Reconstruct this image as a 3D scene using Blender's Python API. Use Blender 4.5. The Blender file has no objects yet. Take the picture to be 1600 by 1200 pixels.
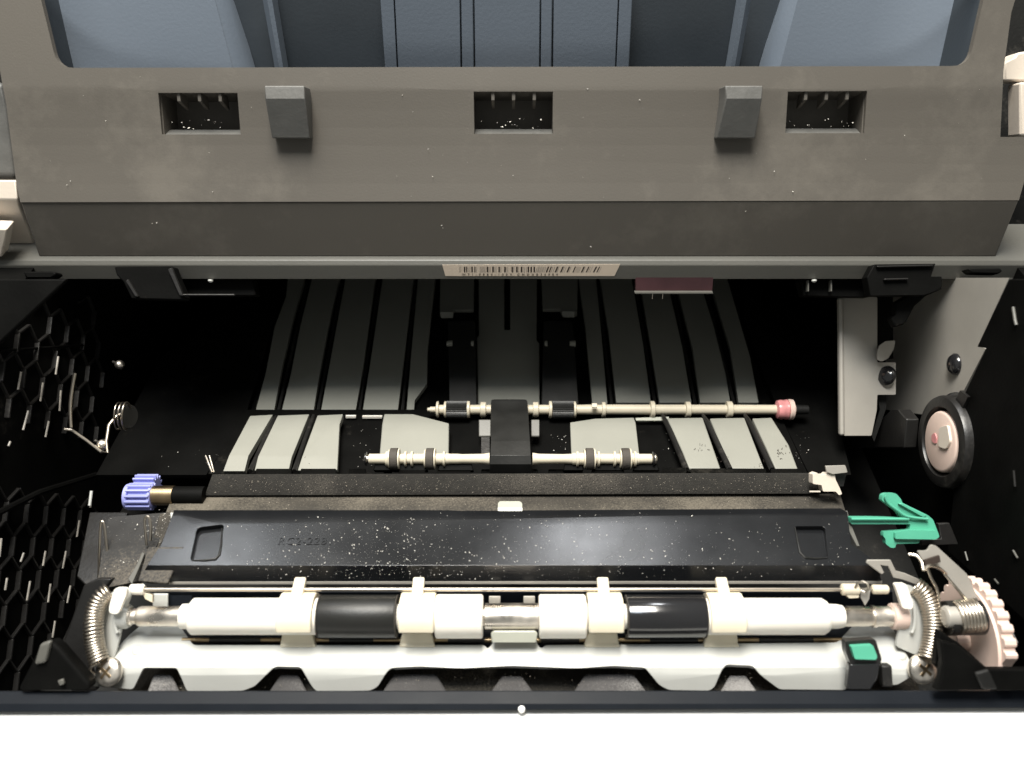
import bpy, bmesh, math, random
from mathutils import Vector, Matrix
from mathutils.geometry import tessellate_polygon
random.seed(7)
SC = bpy.context.scene
R = math.radians
ZOFF = 300.0                     # mm added to every height
MM = 0.001
F = 1280.0                       # focal length in pixels of the 1600 px wide photograph
PITCH = R(42)

# ------------------------------------------------------------------ camera
cam_d = bpy.data.cameras.new('camera')
cam_d.sensor_width = 36.0
cam_d.lens = 36.0 * F / 1600.0
cam_d.clip_start = 0.01
cam_d.clip_end = 50
cam_d.dof.use_dof = True; cam_d.dof.focus_distance = 0.305; cam_d.dof.aperture_fstop = 12
cam = bpy.data.objects.new('camera', cam_d)
cam.location = (0, 0, ZOFF * MM)
cam.rotation_euler = (R(90) - PITCH, 0, 0)
SC.collection.objects.link(cam)
SC.camera = cam

# ------------------------------------------------------------------ world, lamps, exposure
w = bpy.data.worlds.new("World"); SC.world = w; w.use_nodes = True
bg = w.node_tree.nodes['Background']
bg.inputs[0].default_value = (0.95, 0.97, 0.93, 1); bg.inputs[1].default_value = 0.29
SC.view_settings.view_transform = 'Standard'
SC.view_settings.look = 'None'
SC.view_settings.exposure = 0
SC.view_settings.gamma = 1

def lamp(name, loc, tgt, sx, sy, power, col):
    l = bpy.data.lights.new(name, 'AREA'); l.shape = 'RECTANGLE'
    l.size = sx; l.size_y = sy; l.energy = power; l.color = col
    o = bpy.data.objects.new(name, l); o.location = loc
    o.rotation_euler = (Vector(tgt) - Vector(loc)).to_track_quat('-Z', 'Y').to_euler()
    SC.collection.objects.link(o); return o
lamp('ceiling_lamp', (-0.06, 0.255, 1.00), (-0.06, 0.23, 0), 0.30, 0.46, 20.5, (1, .95, .86))
lamp('ceiling_lamp', (-0.42, 0.36, 1.15), (-0.2, 0.2, 0), 0.3, 0.4, 4, (1, .93, .82))
lamp('far_ceiling_lamp', (0.17, 1.02, 1.30), (0, 0.16, 0.08), 0.16, 0.16, 3.2, (.95, .97, 1))
lamp('far_ceiling_lamp', (-0.62, 0.98, 1.30), (0, 0.16, 0.08), 0.18, 0.14, 2.2, (.92, .96, 1))
lamp('window_light', (-0.25, 0.05, 1.35), (0, 0.30, 0.2), 0.5, 0.25, 5, (.72, .85, 1))

# ------------------------------------------------------------------ pixel / place helpers
cp, sp = math.cos(PITCH), math.sin(PITCH)
def ray(px, py):
    v = (600.0 - py) / F
    return ((px - 800.0) / F, cp + sp * v, -sp + cp * v)
def atd(px, py, d):
    r = ray(px, py); return Vector((r[0] * d, r[1] * d, r[2] * d))
def atX(px, py, X):
    r = ray(px, py); return Vector(r) * (X / r[0])
def atY(px, py, Y):
    r = ray(px, py); return Vector(r) * (Y / r[1])
def atZ(px, py, Z):
    r = ray(px, py); return Vector(r) * (Z / r[2])
def online(px, py, a, b):
    r = ray(px, py); dy, dz = b[0] - a[0], b[1] - a[1]
    # a + t*(d) = k*(r1,r2)
    det = dy * (-r[2]) + dz * r[1]
    k = (a[1] * dy - a[0] * dz) / (r[2] * dy - r[1] * dz)
    return Vector(r) * k
def pyof(p):
    d = p[0] * cp - p[1] * sp; v = p[0] * sp + p[1] * cp
    return 600 - F * v / d
def Hh(z): return [(0.0, z), (300.0, z)]
def Vv(y): return [(y, -400.0), (y, 0.0)]
def Dd(d):
    c = (cp * d, -sp * d); return [(c[0] - sp * 100, c[1] - cp * 100), (c[0] + sp * 100, c[1] + cp * 100)]
def Sl(py, d, ang):
    """plane through pixel row py at depth d whose depth direction climbs at ang degrees"""
    p = atd(800, py, d); a = R(ang)
    return [(p[1] - 60 * math.cos(a), p[2] - 60 * math.sin(a)), (p[1] + 60 * math.cos(a), p[2] + 60 * math.sin(a))]

class MB:
    def __init__(s): s.v = []; s.f = []
    def add(s, vs, fs):
        n = len(s.v); s.v += [Vector(a) for a in vs]; s.f += [tuple(n + i for i in q) for q in fs]; return s
    def box(s, a, b):
        x0, y0, z0 = a; x1, y1, z1 = b
        return s.add([(x0,y0,z0),(x1,y0,z0),(x1,y1,z0),(x0,y1,z0),(x0,y0,z1),(x1,y0,z1),(x1,y1,z1),(x0,y1,z1)],
                     [(0,3,2,1),(4,5,6,7),(0,1,5,4),(1,2,6,5),(2,3,7,6),(3,0,4,7)])
    def lathe(s, prof, p, ax=(1,0,0), n=28):
        """prof [(t, r)] along ax from p"""
        ax = Vector(ax).normalized(); p = Vector(p)
        u = ax.orthogonal().normalized(); w_ = ax.cross(u)
        vs = []; fs = []
        for t, r in prof:
            for k in range(n):
                a = 2 * math.pi * k / n
                vs.append(p + ax * t + (u * math.cos(a) + w_ * math.sin(a)) * max(r, .001))
        for i in range(len(prof) - 1):
            for k in range(n):
                k2 = (k + 1) % n
                fs.append((i*n+k, i*n+k2, (i+1)*n+k2, (i+1)*n+k))
        fs.append(tuple(range(n))[::-1]); fs.append(tuple((len(prof)-1)*n + k for k in range(n)))
        return s.add(vs, fs)
    def tube(s, pts, r, n=8):
        pts = [Vector(p) for p in pts]; vs = []; fs = []; prev = None
        for i, p in enumerate(pts):
            t = (pts[min(i+1, len(pts)-1)] - pts[max(i-1, 0)]).normalized()
            if prev is None: u = t.orthogonal().normalized()
            else:
                u = prev - t * prev.dot(t)
                u = u.normalized() if u.length > 1e-6 else t.orthogonal().normalized()
            prev = u; w_ = t.cross(u)
            rr = r[i] if isinstance(r, (list, tuple)) else r
            for k in range(n):
                a = 2 * math.pi * k / n; vs.append(p + (u * math.cos(a) + w_ * math.sin(a)) * rr)
        for i in range(len(pts) - 1):
            for k in range(n):
                k2 = (k + 1) % n; fs.append((i*n+k, i*n+k2, (i+1)*n+k2, (i+1)*n+k))
        fs.append(tuple(range(n))[::-1]); fs.append(tuple((len(pts)-1)*n + k for k in range(n)))
        return s.add(vs, fs)
    def _slab2d(s, poly, holes, mapf, normf, th, cuts, xc=()):
        loops = [[Vector((x, y, 0)) for x, y in poly]] + [[Vector((x, y, 0)) for x, y in h] for h in holes]
        flat = [p for l in loops for p in l]
        bm = bmesh.new(); vs = [bm.verts.new(p) for p in flat]
        for t in tessellate_polygon(loops):
            try: bm.faces.new([vs[i] for i in t])
            except ValueError: pass
        bmesh.ops.dissolve_limit(bm, angle_limit=.01, verts=bm.verts[:], edges=bm.edges[:], use_dissolve_boundaries=False)
        for c in cuts:
            bmesh.ops.bisect_plane(bm, geom=bm.verts[:] + bm.edges[:] + bm.faces[:], plane_co=(0, c, 0), plane_no=(0, 1, 0))
        for c in xc:
            bmesh.ops.bisect_plane(bm, geom=bm.verts[:] + bm.edges[:] + bm.faces[:], plane_co=(c, 0, 0), plane_no=(1, 0, 0))
        bmesh.ops.remove_doubles(bm, verts=bm.verts[:], dist=1e-3)
        bm.verts.index_update(); N = len(bm.verts)
        top = [mapf(v.co.x, v.co.y) for v in bm.verts]
        bot = [a + normf(v.co.x, v.co.y) * th for a, v in zip(top, bm.verts)]
        fs = []
        for f in bm.faces:
            ids = [v.index for v in f.verts]
            fs.append(tuple(ids)); fs.append(tuple(N + i for i in reversed(ids)))
        for e in bm.edges:
            if len(e.link_faces) == 1:
                l = e.link_loops[0]; a, b = l.vert.index, l.link_loop_next.vert.index
                fs.append((b, a, N + a, N + b))
        bm.free(); return s.add(top + bot, fs)
    def sheet(s, poly, prof, th=1.0, holes=(), lift=0.0, extra=(), xc=()):
        """a plate cut to a pixel outline on a folded surface that runs along X; prof is a YZ polyline, th its thickness"""
        if len(prof) == 2 and prof[0][0] <= 0 and prof[0][1] == prof[1][1]: pass
        pts = list(prof)
        rows = [pyof(p) if (p[0]*cp - p[1]*sp) > 5 else None for p in pts]
        if len(pts) > 2 and rows[0] < rows[-1]: pts.reverse(); rows.reverse()     # near (large row) first
        if len(pts) > 2 and any(a <= b for a, b in zip(rows, rows[1:])): print('NONMONO', [round(r) for r in rows])
        def seg(py):
            if len(pts) == 2: return 0
            for i in range(1, len(pts) - 1):
                if py >= rows[i]: return i - 1
            return len(pts) - 2
        def nrm(i):
            a, b = pts[i], pts[i+1]; n = Vector((0, -(b[1]-a[1]), b[0]-a[0])).normalized()
            m = Vector((0, (a[0]+b[0])/2, (a[1]+b[1])/2))
            if len(pts) == 2:
                q = online(800, 700, a, b); m = q
            return n if n.dot(m) > 0 else -n      # points away from the camera
        def mapf(px, py):
            i = seg(py); return online(px, py, pts[i], pts[i+1]) - nrm(i) * lift
        def normf(px, py):
            i = seg(py); n = nrm(i)
            for k in range(1, len(pts) - 1):
                if abs(py - rows[k]) < .01:
                    n = nrm(k-1) + nrm(k); n = n / max(.3, n.length) * (1 / max(.5, n.normalized().dot(nrm(k))))
            return n
        cuts = list(extra) + ([rows[k] for k in range(1, len(pts)-1)] if len(pts) > 2 else [])
        return s._slab2d(poly, holes, mapf, normf, th, cuts, xc)
    def xslab(s, poly, X, th, holes=()):
        """a plate in a plane of constant X"""
        sg = 1 if X > 0 else -1
        return s._slab2d(poly, holes, lambda a, b: atX(a, b, X), lambda a, b: Vector((sg, 0, 0)), th, ())
    def extr(s, poly, x0, x1):
        """a YZ outline drawn out along X"""
        n = len(poly); tris = tessellate_polygon([[Vector((p[0], p[1], 0)) for p in poly]])
        vs = [(x0, p[0], p[1]) for p in poly] + [(x1, p[0], p[1]) for p in poly]
        fs = [tuple(t) for t in tris] + [tuple(n + i for i in reversed(t)) for t in tris]
        fs += [(i, (i+1) % n, n + (i+1) % n, n + i) for i in range(n)]
        return s.add(vs, fs)
    def build(s, name, mat, parent=None, label=None, smooth=24, bevel=0, kind=None, seg=2):
        me = bpy.data.meshes.new(name)
        off = Vector((0, 0, 0))
        if parent is not None:
            q = parent
            while q is not None: off += Vector(q.location); q = q.parent
        me.from_pydata([Vector((a.x, a.y, a.z + ZOFF)) * MM - off for a in s.v], [], s.f)
        bm = bmesh.new(); bm.from_mesh(me)
        bmesh.ops.recalc_face_normals(bm, faces=bm.faces[:]); bm.to_mesh(me); bm.free()
        o = bpy.data.objects.new(name, me); SC.collection.objects.link(o)
        me.materials.append(mat)
        if parent is not None: o.parent = parent
        if smooth:
            for p in me.polygons: p.use_smooth = True
            me.set_sharp_from_angle(angle=R(smooth))
        if bevel:
            m = o.modifiers.new('bevel', 'BEVEL'); m.width = bevel * MM; m.segments = seg
            m.limit_method = 'ANGLE'; m.angle_limit = R(35); m.use_clamp_overlap = True; m.harden_normals = False
            m.miter_outer = 'MITER_ARC' if seg > 2 else 'MITER_SHARP'
            if smooth:
                wn = o.modifiers.new('weighted_normals', 'WEIGHTED_NORMAL'); wn.keep_sharp = True; wn.weight = 80
        if label: o['label'] = label
        if kind: o['kind'] = kind
        return o
def thing(name, at, label, cat, group=None):
    o = bpy.data.objects.new(name, None); SC.collection.objects.link(o)
    o.empty_display_size = .01
    o.location = (at[0]*MM, at[1]*MM, (at[2]+ZOFF)*MM)
    o['label'] = label; o['category'] = cat
    if group: o['group'] = group
    return o
def tag(o, label, cat, group=None):
    o['label'] = label; o['category'] = cat
    if group: o['group'] = group
    return o
def copy_thing(o, dx):
    r = o.copy(); SC.collection.objects.link(r); r.location = Vector(o.location) + Vector(dx) * MM
    for ch in list(o.children):
        c = ch.copy(); SC.collection.objects.link(c); c.parent = r
        for g in ch.children:
            d = g.copy(); SC.collection.objects.link(d); d.parent = c
    return r
def arc(c, r, a0, a1, n=8):
    return [(c[0] + r*math.cos(R(a0 + (a1-a0)*i/n)), c[1] + r*math.sin(R(a0 + (a1-a0)*i/n))) for i in range(n+1)]
def rnd(poly, rad, n=4):
    """round the corners of a pixel outline"""
    out = []; N = len(poly)
    for i in range(N):
        p = Vector(poly[i]); a = Vector(poly[i-1]) - p; b = Vector(poly[(i+1) % N]) - p
        r = min(rad, a.length * .45, b.length * .45)
        if r < .3: out.append(tuple(p)); continue
        s_, e = p + a.normalized()*r, p + b.normalized()*r
        for k in range(n+1):
            t = k/n; out.append(tuple(s_*(1-t)**2 + p*2*t*(1-t) + e*t*t))
    return out

# ------------------------------------------------------------------ materials
def mat(name, col, rough=.5, metal=0, var=.12, vscale=60, bump=.0, bscale=900, dust=0, dustcol=(.42,.38,.32), dscale=260, spec=.5,
        dthr=.55, sss=0, coat=0, aniso=0, trans=0, rvar=.1):
    m = bpy.data.materials.new(name); m.use_nodes = True; nt = m.node_tree; N = nt.nodes; L = nt.links
    b = N['Principled BSDF']; tc = N.new('ShaderNodeTexCoord')
    nz = N.new('ShaderNodeTexNoise'); nz.inputs['Scale'].default_value = vscale; nz.inputs['Detail'].default_value = 6
    L.new(tc.outputs['Object'], nz.inputs['Vector'])
    mr = N.new('ShaderNodeMapRange'); mr.inputs[1].default_value = .3; mr.inputs[2].default_value = .7
    mr.inputs[3].default_value = 1 - var; mr.inputs[4].default_value = 1 + var
    L.new(nz.outputs[0], mr.inputs[0])
    mx = N.new('ShaderNodeMix'); mx.data_type = 'RGBA'; mx.blend_type = 'MULTIPLY'; mx.inputs[0].default_value = 1
    mx.inputs[6].default_value = (*col, 1); L.new(mr.outputs[0], mx.inputs[7])
    out = mx.outputs[2]
    if dust:
        d1 = N.new('ShaderNodeTexNoise'); d1.inputs['Scale'].default_value = dscale; d1.inputs['Detail'].default_value = 10
        d1.inputs['Roughness'].default_value = .75; L.new(tc.outputs['Object'], d1.inputs['Vector'])
        d2 = N.new('ShaderNodeTexNoise'); d2.inputs['Scale'].default_value = 22; d2.inputs['Detail'].default_value = 4
        L.new(tc.outputs['Object'], d2.inputs['Vector'])
        ad = N.new('ShaderNodeMath'); ad.operation = 'ADD'; L.new(d1.outputs[0], ad.inputs[0]); L.new(d2.outputs[0], ad.inputs[1])
        dm = N.new('ShaderNodeMapRange'); dm.inputs[1].default_value = dthr*2 - .08; dm.inputs[2].default_value = dthr*2 + .16
        dm.inputs[3].default_value = 0; dm.inputs[4].default_value = dust; L.new(ad.outputs[0], dm.inputs[0])
        m2 = N.new('ShaderNodeMix'); m2.data_type = 'RGBA'; L.new(dm.outputs[0], m2.inputs[0]); L.new(out, m2.inputs[6])
        m2.inputs[7].default_value = (*dustcol, 1); out = m2.outputs[2]
        rr = N.new('ShaderNodeMapRange'); rr.inputs[3].default_value = rough; rr.inputs[4].default_value = .9
        L.new(dm.outputs[0], rr.inputs[0]); L.new(rr.outputs[0], b.inputs['Roughness'])
    else:
        rr = N.new('ShaderNodeMapRange'); rr.inputs[1].default_value = .3; rr.inputs[2].default_value = .7
        rr.inputs[3].default_value = rough * (1 - rvar); rr.inputs[4].default_value = min(1, rough * (1 + rvar))
        L.new(nz.outputs[0], rr.inputs[0]); L.new(rr.outputs[0], b.inputs['Roughness'])
    L.new(out, b.inputs['Base Color'])
    b.inputs['Metallic'].default_value = metal; b.inputs['Specular IOR Level'].default_value = spec
    if sss:
        b.inputs['Subsurface Weight'].default_value = sss; b.inputs['Subsurface Radius'].default_value = (.003,.002,.0015)
        b.inputs['Subsurface Scale'].default_value = .5
    if coat: b.inputs['Coat Weight'].default_value = coat; b.inputs['Coat Roughness'].default_value = .08
    if trans: b.inputs['Transmission Weight'].default_value = trans
    if bump:
        bn = N.new('ShaderNodeTexNoise'); bn.inputs['Scale'].default_value = bscale; bn.inputs['Detail'].default_value = 3
        L.new(tc.outputs['Object'], bn.inputs['Vector'])
        bp = N.new('ShaderNodeBump'); bp.inputs['Strength'].default_value = bump; bp.inputs['Distance'].default_value = .0004
        L.new(bn.outputs[0], bp.inputs['Height']); L.new(bp.outputs[0], b.inputs['Normal'])
    return m
M = dict(
  cover = mat('taupe_plastic', (.078,.070,.059), .60, bump=.09, bscale=1800, var=.09, vscale=9, dust=.07, dthr=.56, dscale=70),
  clip = mat('grey_tab_plastic', (.085,.084,.079), .5, bump=.2, var=.12, vscale=150),
  beam = mat('grey_beam_plastic', (.088,.086,.076), .5, bump=.15, var=.05, vscale=20),
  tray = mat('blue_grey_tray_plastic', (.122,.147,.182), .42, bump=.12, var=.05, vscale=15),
  traydark = mat('dark_tray_plastic', (.035,.043,.052), .38, bump=.1, var=.06),  # also on the tray sides, where it paints their soft shadow
  black = mat('black_plastic', (.011,.0105,.010), .38, bump=.18, bscale=700, var=.25, vscale=70, dust=.10, dthr=.60),
  blackm = mat('matt_black_plastic', (.006,.006,.0055), .62, bump=.25, var=.3, vscale=90, dust=.10, dthr=.6, spec=.3),
  blackw = mat('dull_black_plastic', (.0032,.0032,.003), .55, bump=.15, var=.3, vscale=80, spec=.05, dust=.05, dthr=.62),
  gloss = mat('glossy_black_plastic', (.012,.012,.013), .16, var=.1, bump=.03, coat=.3),
  plate = mat('satin_black_cover', (.008,.0085,.0095), .22, bump=.012, bscale=900, var=.15, vscale=40, rvar=.25),
  guide = mat('grey_guide_plastic', (.235,.235,.205), .5, bump=.1, var=.05, vscale=50, dust=.12, dthr=.63, dustcol=(.2,.19,.17)),
  white = mat('white_plastic', (.84,.80,.72), .35, var=.03, sss=.08),
  ivory = mat('ivory_plastic', (.74,.67,.52), .38, var=.05, vscale=80, sss=.06),
  cream = mat('cream_plastic', (.60,.54,.42), .40, var=.05, vscale=120, sss=.06),
  shell = mat('beige_shell_plastic', (.62,.55,.47), .5, bump=.1, var=.03),
  door = mat('white_door_plastic', (.86,.85,.82), .5, var=.02),
  steel = mat('polished_steel', (.80,.74,.66), .36, metal=1, var=.15, vscale=200, rvar=.4),
  wire = mat('spring_steel', (.56,.50,.42), .33, metal=1, var=.1),
  sheet = mat('galvanised_steel_sheet', (.36,.34,.305), .5, metal=.25, var=.10, vscale=45, bump=.05, dust=.1, dthr=.62),
  frame = mat('pale_zinc_frame', (.47,.475,.45), .42, metal=.15, var=.05, vscale=60, bump=.04),
  brass = mat('worn_brass_steel', (.40,.30,.18), .3, metal=1, var=.2, vscale=200),
  rubber = mat('grey_brown_rubber', (.055,.048,.040), .8, bump=.3, var=.2, vscale=300),
  rubberb = mat('black_rubber', (.015,.015,.014), .45, bump=.1, var=.15, vscale=90),
  rollerm = mat('matt_roller_rubber', (.013,.013,.012), .38, bump=.1, bscale=1200, var=.1, spec=.35),
  felt = mat('dusty_felt', (.011,.010,.008), .95, bump=1.0, bscale=1500, var=.3, vscale=400, dust=.26, dthr=.545, dscale=2600, dustcol=(.25,.22,.18)),
  dusty = mat('dust_coated_plastic', (.030,.026,.020), .85, bump=.8, bscale=1500, var=.35, vscale=120, dust=.34, dthr=.51, dscale=1500, dustcol=(.27,.235,.18)),
  dusty2 = mat('dusty_black_floor', (.018,.0175,.017), .8, bump=.8, bscale=1400, var=.35, vscale=120, dust=.45, dthr=.545, dscale=1300, dustcol=(.20,.17,.13)),
  mound = mat('dusty_mound_plastic', (.045,.043,.043), .85, bump=.8, bscale=1400, var=.3, dust=.6, dthr=.54, dscale=2200, dustcol=(.32,.31,.30)),
  sill = mat('blue_black_sill', (.008,.0098,.013), .42, bump=.04, var=.08, spec=.10),
  purple = mat('lavender_plastic', (.27,.29,.60), .42, var=.05, sss=.05),
  green = mat('green_plastic', (.085,.38,.255), .38, var=.06, vscale=100, bump=.05),
  pink = mat('pale_pink_plastic', (.66,.51,.44), .45, var=.08, vscale=50, sss=.08),
  pinkm = mat('pink_grease', (.66,.27,.27), .3, var=.2, vscale=300),
  ribglint = mat('rib_glint_grey', (.30,.28,.25), .5, var=.3, vscale=300),  # lighter grey carrying the glint of the black ribs in its colour
  label = mat('label_paper', (.62,.52,.42), .6, var=.03),
  ink = mat('brown_black_ink', (.03,.02,.015), .6, var=.1),
  inkl = mat('grey_ink', (.33,.28,.235), .6, var=.1),
  clear = mat('cloudy_clear_plastic', (.55,.56,.48), .25, var=.06, trans=.35),
  pclear = mat('pink_tinted_window', (.05,.02,.023), .15, var=.3, vscale=60),
  speck = mat('paper_dust', (.75,.72,.66), .9, var=.2),
  dustb = mat('brown_paper_dust', (.36,.32,.26), .9, var=.3),
  magenta = mat('magenta_grease', (.60,.25,.25), .3, var=.2),
)

# ================================================================== PRINTER SHELL
pb = thing('printer_housing', (0, 110, -225), 'open laser printer body, black cavity walls with honeycomb ribs, blue black sill and white edge', 'printer')
MB().box((-205, 60, -292), (205, 420, -286)).build('cavity_floor', M['blackm'], pb, bevel=.5)
MB().box((-205, 400, -286), (205, 406, -60)).build('back_wall', M['blackw'], pb)
lw = MB().box((-190, 118, -286), (-174, 399, -168)).build('side_wall', M['blackw'], pb, 'left black wall with honeycomb ribs')
MB().box((184, 118, -286), (200, 399, -168)).build('side_wall', M['blackw'], pb, 'right black wall')
MB().box((-190, 262, -170), (190, 404, -166)).build('light_block_roof', M['blackw'], pb)  # unseen plate, added to stop lamp light leaking onto the rear guides
MB().sheet([(-70,436),(104,436),(92,448),(60,478),(-70,600)], Dd(268), 2).build('wall_top_shade', M['blackw'], pb, bevel=.5)  # black sheet added over the wall top to stand for the shade there
# honeycomb ribs on the left wall
hx = MB(); XW = -174
ev = Vector((0, math.cos(R(36)), math.sin(R(36)))); eh = Vector((0, math.sin(R(36)), -math.cos(R(36))))
def rib(a, b, wd=.6, h=1.6):
    t = (b - a).normalized(); s_ = Vector((1,0,0)).cross(t) * wd; o_ = Vector((h, 0, 0))
    z = Vector((-.5,0,0))
    hx.add([a-s_+z, b-s_+z, b+s_+z, a+s_+z, a-s_*.7+o_, b-s_*.7+o_, b+s_*.7+o_, a+s_*.7+o_],
           [(0,3,2,1),(4,5,6,7),(0,1,5,4),(1,2,6,5),(2,3,7,6),(3,0,4,7)])
def inpx(p):
    d = p.y*cp - p.z*sp; return 800 + F*p.x/d, 600 - F*(p.y*sp + p.z*cp)/d
o0 = Vector((XW, 190, -235)); W_, S_, RP = 12.2, 6.6, 11.6
for i in range(-14, 15):
    for j in range(-12, 13):
        c = o0 + eh * (i*W_ + (W_/2 if j % 2 else 0)) + ev * (j*RP)
        x, y = inpx(c)
        if not (-60 < x < 150 and 480 < y < 1090): continue
        if 690 < y < 795 and x < 200: continue
        if c.z > -176 or c.z < -282: continue
        r_ = c + eh*(W_/2)
        rib(r_ - ev*(S_/2), r_ + ev*(S_/2))
        top = c + ev*(RP - S_/2)
        rib(r_ + ev*(S_/2), top, .5, 1.1); rib(top, c - eh*(W_/2) + ev*(S_/2), .5, 1.1)
hx.build('honeycomb_ribs', M['black'], pb, smooth=0, bevel=.12, seg=2)
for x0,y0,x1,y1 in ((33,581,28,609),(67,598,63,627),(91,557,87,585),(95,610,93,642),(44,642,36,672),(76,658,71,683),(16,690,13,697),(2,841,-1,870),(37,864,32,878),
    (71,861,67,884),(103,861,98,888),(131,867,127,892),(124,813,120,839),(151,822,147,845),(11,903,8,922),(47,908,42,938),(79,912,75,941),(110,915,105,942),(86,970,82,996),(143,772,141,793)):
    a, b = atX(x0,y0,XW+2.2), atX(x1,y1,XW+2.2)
    MB().tube([a, b], .36, 6).build('rib_glint', M['ribglint'], pb)  # glints on the upright ribs, painted as paler strips
rl = MB()
rl.tube([atX(-10, 805, XW+3), atX(60, 770, XW+3), atX(150, 742, XW+5)], 1.2)
rl.tube([atX(0, 548, XW+1), atX(150, 538, XW+1)], .5)
rl.build('wall_rail', M['blackw'], pb)
# sill, door edge and shell corners
sl = MB().sheet([(-80,1079),(1680,1078),(1680,1107),(-80,1114)], [(109.0,-228.0),(113.3,-225.5),(118.2,-225.2)], 3)
sl.build('front_sill', M['sill'], pb, bevel=.4)
MB().box((-190, 117.9, -286), (190, 119.4, -229.5)).build('sill_inner_wall', M['black'], pb, bevel=.2)
MB().sheet([(-80,1111),(1680,1104),(1680,1400),(-80,1400)], [(60,-230.5),(111.5,-228.6),(112.5,-228.8)], 3).build('front_door_edge', M['door'], pb, bevel=.3)
MB().lathe([(0,.3),(.2,.9),(1.2,1.0),(1.6,.7)], atZ(815,1110,-227)+Vector((0,0,-.2)), (0,0,1), 16).build('door_pin', M['door'], pb)
# left and right beige shell corners
MB().sheet([(-60,283),(24,283),(28,318),(61,402),(-60,402)], [(262,-168),(255,-143),(262,-128),(266,-110)], 8).build('shell_corner', M['shell'], pb, 'beige left corner of the shell', bevel=.8)
MB().sheet([(-60,355),(11,358),(3,402),(-60,402)], Vv(249), 6).build('shell_step', M['shell'], pb, bevel=.6)
MB().sheet([(-60,125),(3,128),(11,165),(24,280),(-60,282)], Sl(200,292,60), 6).build('shell_column', M['clip'], pb, bevel=2, seg=4)
MB().sheet([(1568,100),(1583,92),(1590,82),(1660,70),(1660,128),(1568,126)], Sl(110,296,60), 8).build('shell_corner', M['shell'], pb, 'beige right corner of the shell', bevel=.8)
MB().sheet([(1594,128),(1660,128),(1660,212),(1594,212)], Sl(110,293,60), 8).build('shell_column', M['shell'], pb, bevel=.8)
MB().sheet([(1520,-40),(1700,-40),(1700,420),(1520,420)], Sl(200,330,63), 3).build('side_panel', M['blackm'], pb)
MB().sheet([(-100,-40),(80,-40),(80,420),(-100,420)], Sl(200,330,63), 3).build('side_panel', M['blackm'], pb)

# ================================================================== OUTPUT COVER
A0, A1, A2, A3 = (252.8,-165.2), (254.6,-143.3), (271.4,-110.8), (297.2,-66.5)
cov = thing('output_cover', (0, 254, -165), 'taupe plastic output bin cover with three comb slots, two tabs and blue grey tray', 'cover')
face = [(-30,-60),(1640,-60),(1592,-20),(1580,20),(1568,110),(1563,214),(1612,214),(1608,262),(1600,285),(1592,313),(32,316),(26,290),(10,165),(-2,100),(-30,60)]
op = rnd([(52,-50),(90,106),(1513,103),(1548,-50)], 26, 6)
slots = [[(247,145),(371,145),(376,210),(253,210)], [(740,143),(864,143),(864,209),(741,209)], [(1231,143),(1355,142),(1350,208),(1227,208)]]
FC = [A1]
for i in range(6):
    a_ = R(58.2 + i*1.8); FC.append((FC[-1][0] + 6.1*math.cos(a_), FC[-1][1] + 6.1*math.sin(a_)))
FC[-1] = A2
MB().sheet(face, FC + [A3], 2.2, holes=[op] + slots, xc=range(-15, 1640, 31), extra=(121,132,152,176,200,226,268)).build('face_panel', M['cover'], cov, bevel=.35, seg=3)
MB().sheet([(32,316.5),(1592,313.5),(1556,401),(61,401)], [A0, (254.7,-143.4)], 2.0).build('lower_band', M['cover'], cov, bevel=.5, seg=3)
for s_, sl_ in enumerate(slots):
    (x0,y0),(x1,_),(x2,y2),(x3,_) = sl_
    n_face = Vector((0, .889, -.457))      # into the cover
    g = MB()
    c = [online(x, y, A1, A2) for x, y in sl_]
    inn = [p + n_face*14 + Vector((0, 0, -2)) for p in c]
    inn2 = [p + n_face*2.3 for p in c]
    # pocket walls
    for a, b in ((0,1),(1,2),(2,3),(3,0)):
        q = [inn2[a], inn2[b], inn[b], inn[a]]
        cen = sum(inn, Vector())/4; o_ = [(p - cen).normalized()*.6 for p in q]
        g.add([*q, *[p+o for p, o in zip(q, o_)]], [(0,1,2,3),(7,6,5,4),(0,4,5,1),(1,5,6,2),(2,6,7,3),(3,7,4,0)])
    g.add([*inn, *[p + n_face for p in inn]], [(0,1,2,3),(7,6,5,4)])
    pk = g.build('slot_pocket', M['cover'], cov, smooth=0)
    lp = MB().add([c[3]+n_face*2.4, c[2]+n_face*2.4, c[2]+n_face*7+Vector((0,1,1.6)), c[3]+n_face*7+Vector((0,1,1.6)),
                   c[3]+n_face*2.4+Vector((0,0,-1)), c[2]+n_face*2.4+Vector((0,0,-1)), c[2]+n_face*7+Vector((0,1,0)), c[3]+n_face*7+Vector((0,1,0))],
                  [(0,1,2,3),(7,6,5,4),(0,4,5,1),(1,5,6,2),(2,6,7,3),(3,7,4,0)])
    lp.build('slot_ledge', M['clip'], cov, bevel=.2)
    for k in range(3):
        t = (k+1)*.262 - .02
        a = c[0].lerp(c[1], t) + n_face*.8; hh = (c[3]-c[0])
        q = MB(); wd = Vector((.55,0,0))
        tip = a + hh*.20; 
        q.add([a-wd, a+wd, tip+wd, tip-wd, a-wd+n_face*6.5, a+wd+n_face*6.5, tip+wd+n_face*7.5+hh*.18, tip-wd+n_face*7.5+hh*.18],
              [(0,1,2,3),(7,6,5,4),(0,4,5,1),(1,5,6,2),(2,6,7,3),(3,7,4,0)])
        q.build('comb_tooth', M['cover'], cov, bevel=.1)
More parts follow.
